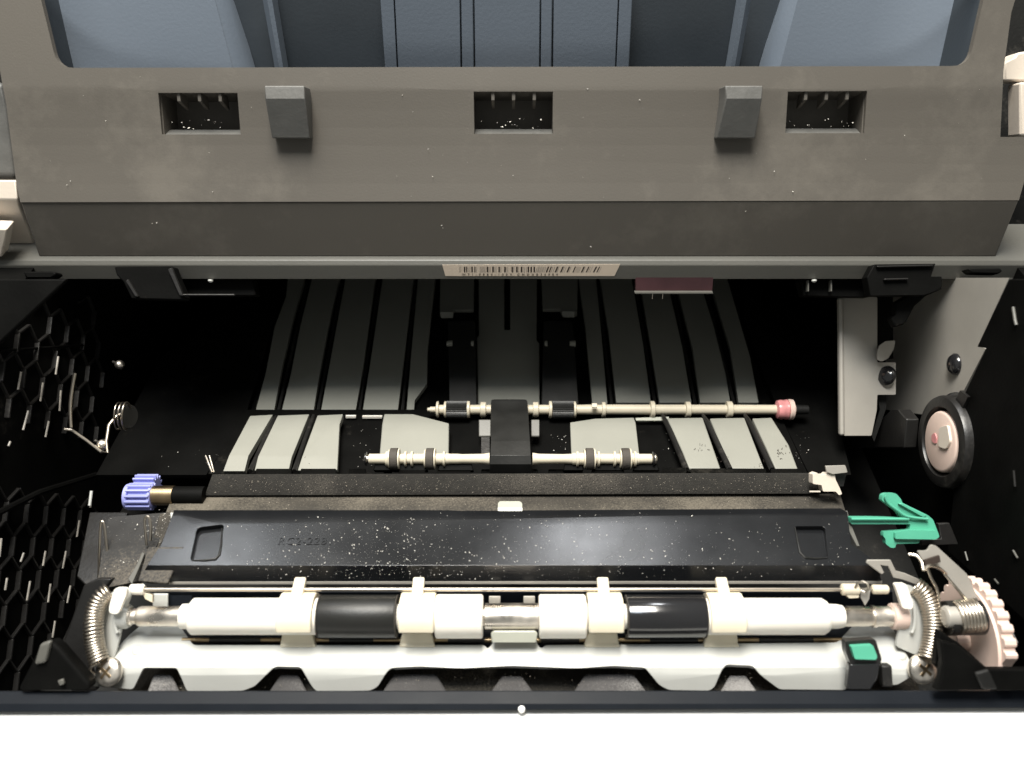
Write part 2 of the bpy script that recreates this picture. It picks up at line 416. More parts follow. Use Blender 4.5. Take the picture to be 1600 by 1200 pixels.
def tab(xt0, xt1, xb0, xb1, side):
    nf = Vector((0, -.889, .457))
    T0, T1 = online(xt0, 131, A1, A2), online(xt1, 131, A1, A2)
    # front corners found on a plane 6 mm proud
    def pr(px, py, h): return online(px, py, (A1[0]-.889*h, A1[1]+.457*h), (A2[0]-.889*h, A2[1]+.457*h))
    t0, t1 = pr(xt0, 134, 8), pr(xt1, 134, 8)
    m0, m1 = pr(xt0+1, 154, 8.6), pr(xt1+2 if side>0 else xt1-1, 154, 8.6)
    b0, b1 = pr(xb0, 216, 3.5), pr(xb1, 216, 3.5)
    fr = [t0, t1, m1, b1, b0, m0]; bk = [p - nf*9.5 for p in fr]
    q = MB().add(fr + bk, [(0,1,2,5),(5,2,3,4),(11,8,7,6),(10,9,8,11),(0,6,7,1),(1,7,8,2),(2,8,9,3),(3,9,10,4),(4,10,11,5),(5,11,6,0)])
    q.build('tab', M['clip'], cov, bevel=.35, seg=3)
tab(413, 475, 425, 484, 1); tab(1133, 1192, 1120, 1180, -1)
# tray seen through the opening: a curved wall of panels behind the frame
def tl(depth): return [(293+depth, -180.0), (309+depth, -60.0)]
tp = [('tray_panel', 'tray', [(608,112),(977,112),(992,-60),(596,-60)], 0)]
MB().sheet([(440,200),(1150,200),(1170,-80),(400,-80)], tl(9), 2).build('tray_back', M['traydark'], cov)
for a, b, a2, b2 in [(605.5,622.5,590,612),(624.5,720.5,614.2,717.2),(723,741,719.8,738.2),(743,842,740.8,844),(844.5,861,846.5,863.5),(863.5,959,866,968),(961,980,970.5,991)]:
    MB().sheet([(a,160),(b,160),(b2,-60),(a2,-60)], tl(0), 4).build('tray_panel', M['tray'], cov, bevel=.35)
# the two sloping bright side panels with round edges
def strip3(name, rows, m, label=None, th=2):
    """ruled panel through lists of (px, py, depth)"""
    n = len(rows[0]); vs = [atd(*p) for r_ in rows for p in r_]; N = len(vs)
    fs = []
    for i in range(len(rows)-1):
        for j in range(n-1):
            fs.append((i*n+j, i*n+j+1, (i+1)*n+j+1, (i+1)*n+j))
    back = [v*(1 + th/v.length) for v in vs]
    g = MB(); g.add(vs + back, fs + [tuple(N+i for i in reversed(f)) for f in fs])
    return g.build(name, m, cov, label, smooth=60)
rows_l = [[(72,150,279),(95,150,288),(125,150,296),(160,150,301),(200,150,304.5),(250,150,307),(320,150,308.5),(375,150,309)],
          [(30,-60,267),(50,-60,272),(78,-60,279),(110,-60,283.5),(150,-60,287),(200,-60,288.5),(265,-60,289.5),(320,-60,290)]]
def sloped(x): return [[(x(a), b, c) for a, b, c in q] for q in rows_l]
def cols(q, a, b): return [r_[a:b] for r_ in q]
strip3('tray_side_slope', cols(sloped(lambda a: a), 2, 8), M['tray'], 'left curved side of the tray')
strip3('tray_side_shade', cols(sloped(lambda a: a), 0, 3), M['traydark'])  # outer part of both tray sides, soft shadow put into the dark colour
strip3('tray_side_shade', cols(sloped(lambda a: 1582 - a), 0, 3), M['traydark'])
strip3('tray_side_slope', cols(sloped(lambda a: 1582 - a), 2, 8), M['tray'], 'right curved side of the tray')
for x in (lambda a: a, lambda a: 1584 - a):
    strip3('tray_edge', [[(x(375),150,309.6),(x(398),150,313),(x(412),150,322)], [(x(320),-60,290.6),(x(338),-60,294),(x(350),-60,303)]], M['tray'])
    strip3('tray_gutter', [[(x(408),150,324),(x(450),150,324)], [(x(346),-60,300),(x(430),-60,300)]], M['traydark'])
    strip3('tray_rail', [[(x(437),150,314),(x(444),150,309),(x(450),150,309),(x(458),150,314)],[(x(400),-60,290),(x(407),-60,284),(x(415),-60,284),(x(424),-60,290)]], M['tray'])

# ================================================================== CROSS BEAM with barcode
bm_ = thing('cross_beam', (0, 252, -175), 'long grey plastic crossbeam below the cover, carrying the barcode label', 'beam')
MB().extr([(254,-164.8),(251,-165.6),(249.9,-167),(249.6,-172.9),(252,-173.2),(252,-171.5),(275,-171.5),(275,-164.8)], -230, 230).build('beam_body', M['beam'], bm_, bevel=.25)
MB().extr([(257,-171.6),(300,-171.6),(300,-173.5),(257,-173.5)], -180, 180).build('beam_flange', M['blackm'], bm_)
LB = [(249.88,-167.0),(249.58,-172.9)]
lb = MB().sheet([(691,413.5),(969,412.5),(960,431),(696,431)], [(249.88,-166.6),(249.58,-173.0)], .1, lift=.13).build('barcode_label', M['label'], bm_, 'cream barcode sticker on the beam')
bars = MB(); fine = MB()
def bar(g, x, wd, y0=416.3, y1=425.2):
    sl_ = 0 if x < 840 else 3.2 + (x-855)*.018
    g.sheet([(x-wd/2,y0),(x+wd/2,y0),(x+wd/2-sl_,y1),(x-wd/2-sl_,y1)], LB, .03, lift=.17)
for x in (280,297,338,360,458,502,550,595,652,688,724,778,800,824,935,957,1006,1049,1099,1146,1214,1251,1310,1335):
    bar(bars, 670+x/5, 2.4 if x % 3 else 1.8)
for x in (240,250,312,322,372,400,408,416,424,432,440,470,480,515,525,563,605,617,664,700,737,748,762,850,860,868,878,886,896,904,915,970,985,1018,1062,1075,1112,1160,1170,1180,1190,1226,1265,1280,1350):
    bar(fine, 670+x/5, 1.0)
bars.build('barcode', M['ink'], bm_, smooth=0, kind='stuff'); fine.build('barcode_fine_lines', M['inkl'], bm_, smooth=0, kind='stuff')
def text(s_, size, m, parent, name, org, ux, uy, depth=.05, spacing=1.0):
    cu = bpy.data.curves.new(name, 'FONT'); cu.body = s_; cu.size = size; cu.extrude = depth; cu.space_character = spacing
    to = bpy.data.objects.new(name, cu); SC.collection.objects.link(to)
    bpy.context.view_layer.update()
    me = bpy.data.meshes.new_from_object(to.evaluated_get(bpy.context.evaluated_depsgraph_get()))
    bpy.data.objects.remove(to); ux = Vector(ux).normalized(); uy = Vector(uy).normalized(); uz = ux.cross(uy)
    g = MB(); g.add([Vector(org) + ux*v.co.x + uy*v.co.y + uz*v.co.z for v in me.vertices], [tuple(p.vertices) for p in me.polygons])
    return g.build(name, m, parent, smooth=0)
text('W71-0884-100V CNDXB30984', 1.25, M['ink'], bm_, 'label_text', online(722,430,*LB)+Vector((0,-.22,0)), (1,0,0), (0,.05,1), .03, 2.3)
# two little rivets and bright speck under the beam
for px in (329, 1272):
    MB().lathe([(0,.9),(.6,.9),(1,.4)], atd(px,437,300), (0,-.7,-.7), 12).build('rivet', M['frame'], bm_)

# sensor window below the beam
sw = thing('sensor_window', atd(1052,445,296), 'small pink tinted sensor window hanging below the crossbeam', 'sensor')
MB().sheet([(993,430),(1115,430),(1113,457),(993,457)], Sl(445,302,75), 3).build('tinted_window', M['pclear'], sw, bevel=.2)
MB().sheet([(992,457),(1114,457),(1114,459),(992,459)], Sl(458,301.5,75), 2).build('window_rim', M['beam'], sw)
g = MB()
for px in (1020, 1036): g.tube([atd(px,456,302), atd(px-1,467,303)], .15, 5)
g.build('sensor_pin', M['wire'], sw)

# ================================================================== PAPER GUIDE
UP = [(246.0,-243.0),(262,-241.6),(300,-238.4),(335.6,-234.4),(352,-231.5)]
LO = [(205,-234.4),(209.1,-232.4),(216.3,-232.0),(236,-233.1),(241,-234)]
pg = thing('paper_guide', (0, 208, -240), 'grey ribbed paper guide plates with black gaps running back under the crossbeam', 'paper guide')
MB().sheet([(385,655),(1215,640),(1175,560),(1140,425),(445,425),(420,560)], [(246,-247.5),(335.6,-239)], 3).build('guide_bed', M['blackw'], pg, 'black bed under the rear guide plates')
MB().sheet([(325,740),(1262,740),(1215,640),(385,640)], [(205,-238),(240.4,-240)], 3).build('guide_bed', M['blackw'], pg, 'black bed under the front guide plates')
ups = [
 [(397.6,648),(415,584),(429,511),(447,463),(450,430),(476,430),(475,441),(459,495),(440,577),(427.7,645)],
 [(438.8,648),(454.6,584),(469,511),(486,441),(489,430),(532,430),(529,441),(513,511),(500.5,577),(489.4,645)],
 [(500.5,648),(516,565),(538.5,441),(541,430),(588,430),(586,441),(567,577),(554,650)],
 [(565.4,651),(580,558),(597,441),(599,430),(648,430),(646,441),(633.5,542.5),(621,646)],
 [(635,645),(643,549),(652.5,441),(654,430),(681,430),(679.5,441),(668,549),(667,599.5),(648,625),(646,648)],
 [(748,430),(788,430),(788,515),(797,515),(797,430),(839,430),(838.5,531),(843,536),(843,634),(840,652),(750,652),(747,634),(745,527),(748,524)],
 [(905,430),(905,441),(914.5,511),(925.6,631),(949,631),(940,527),(932,441),(931,430)],
 [(937,430),(938,441),(951,520),(963,629),(1017,629),(1004.5,536),(988,441),(986,430)],
 [(998,430),(1000,441),(1017,542.5),(1030.5,629),(1080.5,629),(1066,542.5),(1043,441),(1041,430)],
 [(1054,430),(1056,441),(1082,542.5),(1094,629),(1141,629),(1128,552),(1094,441),(1090,430)],
 [(1107,430),(1110,441),(1141,542.5),(1154,629),(1185,629),(1172,558),(1138,441),(1135,430)]]
for k, p in enumerate(ups):
    MB().sheet(p, UP, 2.2).build('guide_plate', M['guide'], pg, bevel=.35, seg=2)
for p in ([(688,430),(741,430),(740,484),(710,484),(708,490),(687,490)], [(846,430),(903,430),(902,490),(877,488),(875,483),(848,483)]):
    MB().sheet(p, [(300,-240),(352,-233)], 2).build('guide_plate', M['guide'], pg, bevel=.2)
for p in ([(687,487),(708,487),(708,497),(689,497)], [(877,486),(899,486),(898,496),(879,496)]):
    MB().sheet(p, Sl(490,384,50), 1.2).build('guide_catch', M['guide'], pg, bevel=.3)
los = [
 [(391,650),(426,648),(388,712),(382,736),(349,736),(358,712)],
 [(434,649),(483,647),(456,713.5),(451,735),(397.6,735),(403,713.5)],
 [(496,649),(536,647),(530.6,663),(527,734),(465,735),(472,713.5)],
 [(600,647),(648,647),(701.6,661),(701,711),(593,711),(597,663)],
 [(891,660),(930,654),(990,652.5),(993,660),(999,712),(893,712)],
 [(1042.5,653),(1098,652),(1126,732),(1077,732),(1066,704)],
 [(1109,653),(1163,652),(1194.5,733),(1142,732)],
 [(1175.5,653),(1205.6,652),(1232.5,694.5),(1247,733),(1212,733),(1198,701)]]
for k, p in enumerate(los):
    MB().sheet(p, LO, 2.6).build('guide_plate', M['guide'], pg, bevel=.5, seg=3)
def fin(x0, y0, x1, y1, d0, d1, wpx, up, name='guide_fin'):
    g = MB(); n = 9; pts = []
    for i in range(n):
        t = i/(n-1); p = atd(x0+(x1-x0)*t, y0+(y1-y0)*t, d0+(d1-d0)*t) + Vector((0,0,math.sin(math.pi*min(1, t*2.5+.1)/2)*up - .2))
        pts.append(p)
    g.tube(pts, [wpx*.24*.5*(.55 if i == 0 else 1) for i in range(n)], 10)
    return g.build(name, M['black'], pg)
for a in ((1035,648,1072,736,338,310),(1098,648,1140,736,338,310),(1163,647,1206,736,338,310)): fin(*a, 9.5, 1.0)
for a in ((431,650,391,736,337,310),(490,648,460,736,337,310)): fin(*a, 8, .2)
for a in ((480,441,433,646,404,347),(534,441,495,646,404,347),(592,441,560,648,404,347),(649,441,628,644,404,347),
          (935,441,956,630,404,350),(993,441,1024,630,404,350),(1050,441,1087,630,404,350),(1101,441,1148,630,404,350)): fin(*a, 5, -.6, 'slot_fin')
g = MB()
for _ in range(46):
    cx, cy, a_ = random.choice([(1216,712,1),(1224,706,.8),(1130,716,.6),(1190,722,.5),(1095,700,.5),(470,725,.5)])
    x, y = cx + random.gauss(0,5), cy + random.gauss(0,6); l_ = random.uniform(1,3.5); t_ = random.uniform(0,3.14)
    p, q = online(x, y, LO[1], LO[2]), online(x + l_*math.cos(t_), y + l_*math.sin(t_), LO[1], LO[2])
    g.tube([p + Vector((0,0,.03)), q + Vector((0,0,.03))], .10*a_+.03, 4)
g.build('toner_scuffs', M['ink'], pg, smooth=0, kind='stuff')
# light lower rims of the rear plates
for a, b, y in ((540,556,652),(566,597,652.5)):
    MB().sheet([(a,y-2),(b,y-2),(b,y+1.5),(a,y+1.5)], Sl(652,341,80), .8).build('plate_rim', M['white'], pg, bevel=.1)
# black blocks at the foot of the guide
g = [(400,455,735),(470,525,735),(544,572,735),(600,612,737),(624,664,730),(683,735,732),(752,840,736),(857,910,736),(925,975,732),(990,1030,733),(1035,1072,733),(1080,1197,735),(1205,1255,735)]
for a, b, y in g:
    MB().sheet([(a,y-3),(b,y-3),(b+1,745),(a-1,745)], Sl(y,306,-25), 3).build('foot_block', M['blackw'], pg, bevel=.25)
for a, b in ((612,624),(664,676),(910,925),(975,990)): pass
for a, b, t in ((612,668,722),(684,740,724),(925,975,722),(990,1030,724),(583,612,723),(880,912,722)):
    MB().sheet([(a+3,t),(b-3,t),(b,735),(a,735)], Sl(730,303.5,30), 4).build('foot_block', M['blackw'], pg, bevel=.3)
# dark roller pockets either side of the centre plate
for x0, x1, xb0, xb1 in ((700,742,702,745),(850,895,846,905)):
    MB().sheet([(x0,500),(x1,500),(xb1,640),(xb0,640)], Sl(600,352,8), 2).build('belt_cover', M['rubberb'], pg, bevel=.8)
for px in (698,736,851,890):
    MB().lathe([(0,1.3),(2.6 if px in (698,890) else 1.2,1.5)], atd(px,537,367), (1,0,0), 14).build('spindle_end', M['guide'], pg)
for a, b in ((748,767),(830,843)):
    MB().sheet([(a,655),(b,655),(b,682),(a,682)], Sl(670,328,20), 1.5).build('guide_lug', M['beam'], pg, bevel=.4)
MB().sheet([(993,653),(1045,651),(1045,657),(994,657)], Sl(655,338,20), 1).build('clear_strip', M['clear'], pg)
# side aprons of the guide
MB().sheet([(385,645),(322,742),(150,742),(250,560),(440,425),(450,425)], [(205,-243),(240,-243),(350,-236)], 2).build('side_apron', M['blackw'], pg, 'black apron left of the plates')
MB().sheet([(1215,640),(1265,742),(1330,742),(1310,660),(1290,520),(1150,425),(1138,425)], [(205,-243),(240,-243),(350,-236)], 2).build('side_apron', M['blackw'], pg, 'black apron right of the plates')

# ================================================================== REAR FEED SHAFT
def row(py, d): p = atd(800, py, d); return p.y, p.z
def X(px, d): return (px - 800) * d / F
dy = 340; ry, rz = row(640, dy); k_ = dy/F
fs_ = thing('rear_feed_shaft', (0, ry, rz), 'long cream plastic feed shaft with flanges and pink greased right end, behind the plates', 'shaft')
def lx(name, prof, m, par, n=28, label=None, d=dy, y=ry, z=rz, bevel=0, smooth=35):
    q = [((px-800)*d/F, r*d/F) for px, r in prof]
    return MB().lathe([(t, r) for t, r in q], (0, y, z), (1,0,0), n).build(name, m, par, label, bevel=bevel, smooth=smooth)
lx('shaft_core', [(668,3),(672,3),(672,4.5),(680,4.5),(682,7.5),(765,7.5),(830,7.5),(900,7.5),(920,8),(1000,8),(1220,7.5)], M['cream'], fs_)
for px, r, w_ in ((684,13,4),(696,13,4),(732,13.5,5),(755,12,9),(837,12,9),(860,13.5,5),(898,13,4),(943,12,6),(1019,13.5,7),(1074.5,12.5,8),(1139,13,9)):
    lx('flange', [(px-w_/2,r-1),(px-w_/2+.8,r),(px+w_/2-.8,r),(px+w_/2,r-1)], M['cream'], fs_)
for a, b in ((698,730),(863,896)):
    g = MB(); y0, z0 = ry, rz
    poly = []
    for i in range(56):
        an = 2*math.pi*i/56; r = (14 if i % 2 else 12.6)*k_; poly.append((y0 + r*math.cos(an), z0 + r*math.sin(an)))
    g.extr(poly, X(a,dy), X(b,dy)).build('ribbed_rubber_roller', M['rubberb'], fs_, smooth=0)
lx('pink_bushing', [(1212,9),(1214,14),(1219,15.5),(1224,15),(1229,16),(1231,14)], M['pinkm'], fs_)
lx('end_cap', [(1231,15),(1233,16.5),(1238,16),(1240,10),(1244,6)], M['pink'], fs_)
lx('stub', [(1240,8),(1262,7)], M['blackm'], fs_)
MB().sheet([(925,630),(933,630),(933,636),(925,636)], Sl(633,335,30), 1).build('key_lug', M['cream'], fs_, bevel=.1)
# ================================================================== FRONT FEED SHAFT
dy2 = 304; fy, fz = row(717, dy2)
f2 = thing('front_feed_shaft', (0, fy, fz), 'cream plastic feed shaft with four thin rubber tyres in front of the plates', 'shaft')
P2 = dict(d=dy2, y=fy, z=fz)
lx('shaft_core', [(576,6),(577,8),(602,8),(602,9),(612,9),(624,8),(632,8),(664,8),(678,8.5),(700,8.5),(704,8),(715,8),(722,7.4),(755,8),(765,9.6)], M['cream'], f2, label='left half of the shaft', **P2)
lx('shaft_core', [(832,9.6),(842,8),(880,7.4),(893,8),(895,9.5),(912,9.5),(928,8),(970,8),(985,9),(998,9),(998,7.8),(1018,7.8),(1019,6)], M['cream'], f2, label='right half of the shaft', **P2)
for px in (616, 672, 921, 977):
    lx('tyre', [(px-6,15),(px-5.4,17),(px+5.4,17),(px+6,15)], M['rubber'], f2, n=40, **P2)
    for s_ in (-1, 1):
        lx('rim', [(px+s_*7.6-1.4,12.5),(px+s_*7.6-1,14.5 + (s_>0)*1.6),(px+s_*7.6+1,14.5+(s_>0)*1.6),(px+s_*7.6+1.4,12.5)], M['cream'], f2, **P2)
for px in (605, 634, 644, 694, 902, 935, 960, 992):
    lx('flange', [(px-2,10),(px-1.5,12),(px+1.5,12),(px+2,10)], M['cream'], f2, **P2)
for px, s_ in ((574,-1),(1022,1)):
    q = [(px-5,3.5),(px-3.5,7),(px-2,9),(px-1,9),(px,6),(px+3,6)] if s_ < 0 else [(px-3,6),(px,6),(px,9),(px+1.5,9),(px+3.5,6.5),(px+5.5,2)]
    lx('end_pin', q, M['steel'], f2, **P2)
    lx('end_washer', [(px-3.4,9.5),(px-2.2,11),(px-1,11),(px-.4,9.5)] if s_ < 0 else [(px-3,9.5),(px-2,11.5),(px-1,11.5),(px,9.5)], M['gloss'], f2, **P2)
# ================================================================== CENTRE ARM
ca = thing('centre_arm', (0, 225, -226), 'black rubbery arm bridging the two feed shafts at the centre', 'arm')
arm = [(249.2,-232.7),(247,-231.3),(240,-231.0), (228, -224.5), (214, -221.5), (fy+2.5, fz+3.0), (fy-1.2, fz+3.2), (fy-3.4, fz+.8), (fy-3.6, fz-4)]
g = MB().sheet(rnd([(767,624),(824,624),(828,690),(831,742),(765,742),(767,690)], 5), arm[::-1], 3.2)
g.build('arm_cover', M['rubberb'], ca, smooth=50, bevel=.4)
MB().sheet([(752,683),(765,683),(765,712),(752,712)], Sl(700,322,5), 1.5).build('arm_lug', M['black'], ca)

# ================================================================== FELT STRIP, LEDGE
fe = MB().sheet([(332,741),(1268,739),(1283,768),(1270,771),(320,774)], [(190.5,-227.4),(193.5,-224.4),(199,-223.2),(201.5,-225.4)], 3)
tag(fe.build('felt_strip', M['felt'], None, smooth=50), 'long dark brown dusty felt strip at the foot of the guide plates', 'strip')
lg = thing('dust_ledge', (0, 186, -226), 'narrow dust covered brown ledge behind the black cover plate', 'ledge')
MB().sheet([(270,773),(1313,771),(1322,800),(258,802)], [(180.2,-226.8),(186,-225.6),(193,-227.8)], 2).build('ledge_body', M['dusty'], lg, bevel=.3)
MB().sheet(rnd([(778,786),(781,783),(812,783),(816,786),(816,801),(778,801)], 2), [(176.8,-217.0),(178,-216.6),(184,-218.0)], 1.2).build('clear_tab', M['clear'], lg, 'small cloudy clear tab at the middle', bevel=.25)

# ================================================================== BLACK COVER PLATE
CP = [(150.2,-225.0),(152.6,-219.8),(154.3,-216.2),(174,-216.2),(180.8,-218.0)]
bc = thing('transfer_cover', (0, 166, -222), 'satin black cover plate sprinkled with white paper dust behind the white rollers', 'cover plate')
pl = [(272,797),(700,797),(720,798),(1313,794),(1324,800),(1330,850),(1372,880),(1378,911),(262,912),(236,912),(216,908),(232,880),(252,850)]
cut1 = rnd([(308,824),(350,819),(344,868),(337,875),(297,876)], 6, 4)
cut2 = rnd([(1241,822),(1289,822),(1294,872),(1258,873),(1248,862)], 6, 4)
MB().sheet(pl, CP, 1.6, holes=[cut1, cut2]).build('plate', M['plate'], bc, bevel=.45, seg=3, smooth=30)
for c_, r_ in ((cut1, 1), (cut2, -1)):
    rc = rnd([(306,822),(352,817),(346,870),(338,878),(295,879)], 6, 4) if r_ > 0 else rnd([(1238,820),(1291,820),(1296,875),(1257,876),(1245,864)], 6, 4)
    g = MB().sheet(rc, [(152,-217.6),(178,-218.3)], 1.2)
    g.build('pressed_recess', M['plate'], bc, bevel=.3)
    cx = [p for p in c_]
    tb = [online(x, y, (156,-216.2), (174,-216.2)) + Vector((0,0,.1)) for x, y in cx]
    if r_ > 0: path = [(347,826),(346,850),(343,867),(337,874),(320,876),(300,876)]
    else: path = [(1242,824),(1246,845),(1250,864),(1258,872),(1275,873),(1293,872)]
    MB().tube([online(x, y, (156,-216.2), (174,-216.2)) + Vector((0,0,.15)) for x, y in path], [.15,.32,.4,.4,.35,.15], 8).build('recess_lip', M['rollerm'], bc)
text('RC2-2281', 4.0, M['plate'], bc, 'embossed_number', online(433,851,(156,-216.2),(174,-216.2))+Vector((0,0,.12)), (1,0,0), (0,1,0), .16, 1.12)
MB().sheet([(262,909),(1378,908),(1378,911.5),(262,912.5)], [(150,-225),(152.6,-219.8)], .4, lift=.2).build('front_lip', M['sheet'], bc, smooth=0)
MB().sheet([(232,855),(288,855),(262,912),(216,908)], [(152,-218.4),(165,-215.6)], 1.2, lift=.3).build('corner_flap', M['dusty2'], bc, bevel=.3)
MB().sheet([(1315,798),(1324,798),(1328,815),(1343,853),(1339,853),(1325,826),(1320,820)], [(150,-217),(185,-219)], .6).build('corner_clip', M['beam'], bc)

# ================================================================== ROLLER ASSEMBLY
dr = 249.0; RY, RZ = row(963, dr)
ra = thing('transfer_roller', (0, RY, RZ), 'steel shaft carrying white sleeves and two black rollers along the front', 'roller')
PR = dict(d=dr, y=RY, z=RZ)
lx('shaft_core', [(196,10),(198,14),(206,14),(208,12),(216,12),(216,14),(220,15.5),(1355,15.5),(1358,14),(1362,14),(1362,17),(1367,17),(1367,15.5),(1392,15.5),(1394,13)], M['steel'], ra, n=40, **PR)
lx('steel_sleeve', [(757,16),(758,20),(841,20),(842,16)], M['steel'], ra, n=40, label='short bare steel sleeve at the middle', **PR)
for q, lab in (([(299,24),(303,28),(440,28),(497,28),(499,26)], 'long white sleeve at the left end'),
          ([(681,31),(683,33.5),(753,33.5),(755,31)], None), ([(842,31),(844,33.5),(913,33.5),(915,31)], None),
          ([(1098,26),(1100,28),(1284,28),(1291,24)], 'long white sleeve at the right end')):
    lx('white_sleeve', [(q[0][0]-.1, q[0][1]-5)] + q + [(q[-1][0]+.1, q[-1][1]-5)], M['white'], ra, n=48, label=lab, **PR)
for q in ([(284,15),(285,19),(303,19.5)], [(1289,19),(1308,18.5),(1316,17),(1317,15)], [(620,19),(684,20)], [(913,20),(977,19)]):
    lx('collar', q, M['white'], ra, **PR)
for a, b, m in ((499,622,'rollerm'),(977,1101,'gloss')):
    lx('black_roller', [(a,26),(a+1.5,31.5),(a+4,32.5),(b-4,32.5),(b-1.5,31.5),(b,26)], M[m], ra, n=64, label='matt black roller with dust' if m=='rollerm' else 'glossy black roller', **PR)
    for e in (a+1.2, b-1.2):
        lx('roller_ring', [(e-.8,31.8),(e-.4,33.3),(e+.4,33.3),(e+.8,31.8)], M['rubber'], ra, n=64, **PR)
lx('bearing', [(1391,14),(1393,20),(1408,20.5),(1414,19),(1415,14)], M['pink'], ra, label='pale pink bearing at the right end', **PR)
lx('bearing', [(186,14),(188,19),(199,19),(204,16)], M['frame'], ra, label='grey bearing at the left end', **PR)
# holding yokes
yk = thing('roller_yoke', (X(466,dr), RY, RZ-6), 'leftmost white yoke clipped over the long left white sleeve', 'yoke', 'white yokes over the roller shaft')
cxy = 466
def yarc(r0, r1, a0, a1, n=10):
    o_ = [(RY + r0*math.cos(R(a0+(a1-a0)*i/n)), RZ + r0*math.sin(R(a0+(a1-a0)*i/n))) for i in range(n+1)]
    return o_ + [(RY + r1*math.cos(R(a1+(a0-a1)*i/n)), RZ + r1*math.sin(R(a1+(a0-a1)*i/n))) for i in range(n+1)]
k2 = dr/F
ybar = []
MB().extr(yarc(29.2*k2, 37*k2, -20, 165), X(440,dr), X(494,dr)).build('yoke_shell', M['ivory'], yk, smooth=50, bevel=.4)
MB().sheet([(441,990),(487,990),(493,1010),(437,1010)], [(125,-226.3),(132.6,-226.0),(134.5,-222)], 2.4).build('yoke_foot', M['ivory'], yk, bevel=.4)
MB().box((X(457,dr), RY+3, RZ+4.5), (X(475,dr), RY+9.5, RZ+6.9)).build('yoke_hook', M['ivory'], yk, bevel=.5, seg=3)
for px, lab in ((653,'white yoke between the left black roller and the middle sleeve'),(943,'white yoke between the middle sleeve and the glossy black roller'),(1130,'rightmost white yoke clipped over the long right white sleeve')):
    c = copy_thing(yk, (X(px,dr)-X(466,dr), 0, 0)); c['label'] = lab
# lower rod
lr = thing('lower_rod', (0, 136, -225), 'thin brassy rod with dark sleeves below the white sleeves', 'rod')
ly, lz = row(1000, 252)
PL = dict(d=252, y=ly, z=lz)
lx('rod_core', [(285,4),(1325,4)], M['brass'], lr, n=16, **PL)
for a, b in ((328,408),(515,584),(700,758),(845,905),(1015,1090),(1185,1270)):
    lx('dark_sleeve', [(a,4.6),(b,4.6)], M['rubberb'], lr, n=16, **PL)
# upper rod with clips
ud = 250; uy_, uz_ = row(921, ud); PU = dict(d=ud, y=uy_, z=uz_)
ur = thing('upper_rod', (0, uy_, uz_), 'thin steel rod running above the roller with cream end clips', 'rod')
lx('rod_core', [(206,3),(1385,3)], M['wire'], ur, n=16, **PU)
lx('end_clip', [(203,5),(205,8),(223,8.5),(226,6)], M['white'], ur, label='white left end clip', **PU)
lx('end_clip', [(1314,6),(1316,9),(1340,9),(1342,6)], M['cream'], ur, label='cream clip near the right end', **PU)
lx('end_clip', [(1362,5),(1364,7.5),(1386,7),(1388,5)], M['cream'], ur, label='cream right end clip', **PU)
MB().sheet(rnd([(1321,925),(1341,925),(1343,934),(1326,935)],3), Dd(249), 2).build('clip_tongue', M['cream'], ur, bevel=.3)
MB().sheet([(221,924),(238,930),(238,942),(226,936)], Dd(250), 1.5).build('clip_tongue', M['cream'], ur, bevel=.2)
g = MB(); c_ = atd(1348,915,248)
g.tube([atd(x,y,248-(x-1340)*.1) for x, y in ((1336,918),(1340,911),(1348,908),(1356,912),(1358,920),(1352,925),(1345,922))], .35)
g.build('wire_loop', M['wire'], ur)
MB().sheet([(1344,922),(1360,922),(1358,936),(1352,946),(1346,935)], Dd(248.5), .6).build('metal_tongue', M['sheet'], ur)
# backing channel behind the rollers
bk = thing('roller_channel', (0, 147, -228), 'dark channel wall behind the roller shaft with a pale metal tongue', 'channel')
MB().sheet([(255,925),(1395,925),(1400,1010),(240,1010)], [(133,-231),(147,-229),(148,-222)], 1.2).build('channel_wall', M['sill'], bk, bevel=.2)
MB().sheet([(238,928),(262,928),(262,950),(238,950)], Dd(257), 1).build('metal_tongue', M['frame'], bk, bevel=.3)
MB().sheet([(262,930),(300,930),(300,952),(262,952)], Dd(259), 1).build('dark_window', M['sill'], bk)
for x in (764, 818): MB().sheet([(x,932),(x+18,932),(x+18,948),(x,948)], Dd(256), 1).build('metal_tongue', M['sheet'], bk, bevel=.2)

# ================================================================== MOUNTING FRAME
mf = thing('mounting_frame', (0, 125, -228), 'pale zinc plate along the front with trapezoid cutouts and bent end cheeks', 'frame')
FR = [(113.5,-244),(119.6,-233.2),(123.4,-227.9),(125.2,-226.7),(133,-226.6),(140,-226.4)]
top = [(200,994),(228,970),(274,968),(302,1008),(442,1008),(757,1008),(762,1014),(768,1008),(772,1000),(838,1000),(840,1008),(846,1014),(852,1008),(1100,1006),(1308,1004),(1336,974),(1392,976),(1404,1000),(1416,1022),(1432,1052),(1402,1070)]
bot = [(1388,1070),(1376,1045),(1350,1040),(1330,1040),(1322,1078),(1218,1077),(1190,1056),(1176,1040),(1134,1038),(1127,1048),(1116,1074),(1108,1079),(1045,1078),(1030,1070),(1008,1043),(960,1040),(900,1044),(850,1042),(800,1040),(720,1044),(655,1041),(612,1043),(604,1050),(590,1073),(578,1079),(494,1080),(486,1070),(470,1042),(430,1041),(420,1050),(398,1072),(380,1079),(292,1080),(284,1060),(276,1043),(224,1043),(208,1077),(144,1072),(150,1045),(166,1028),(184,1012)]
fpoly = top + bot
MB().sheet(rnd(fpoly, 5, 3), FR, 1.3).build('front_plate', M['frame'], mf, bevel=.45, seg=3, smooth=40)
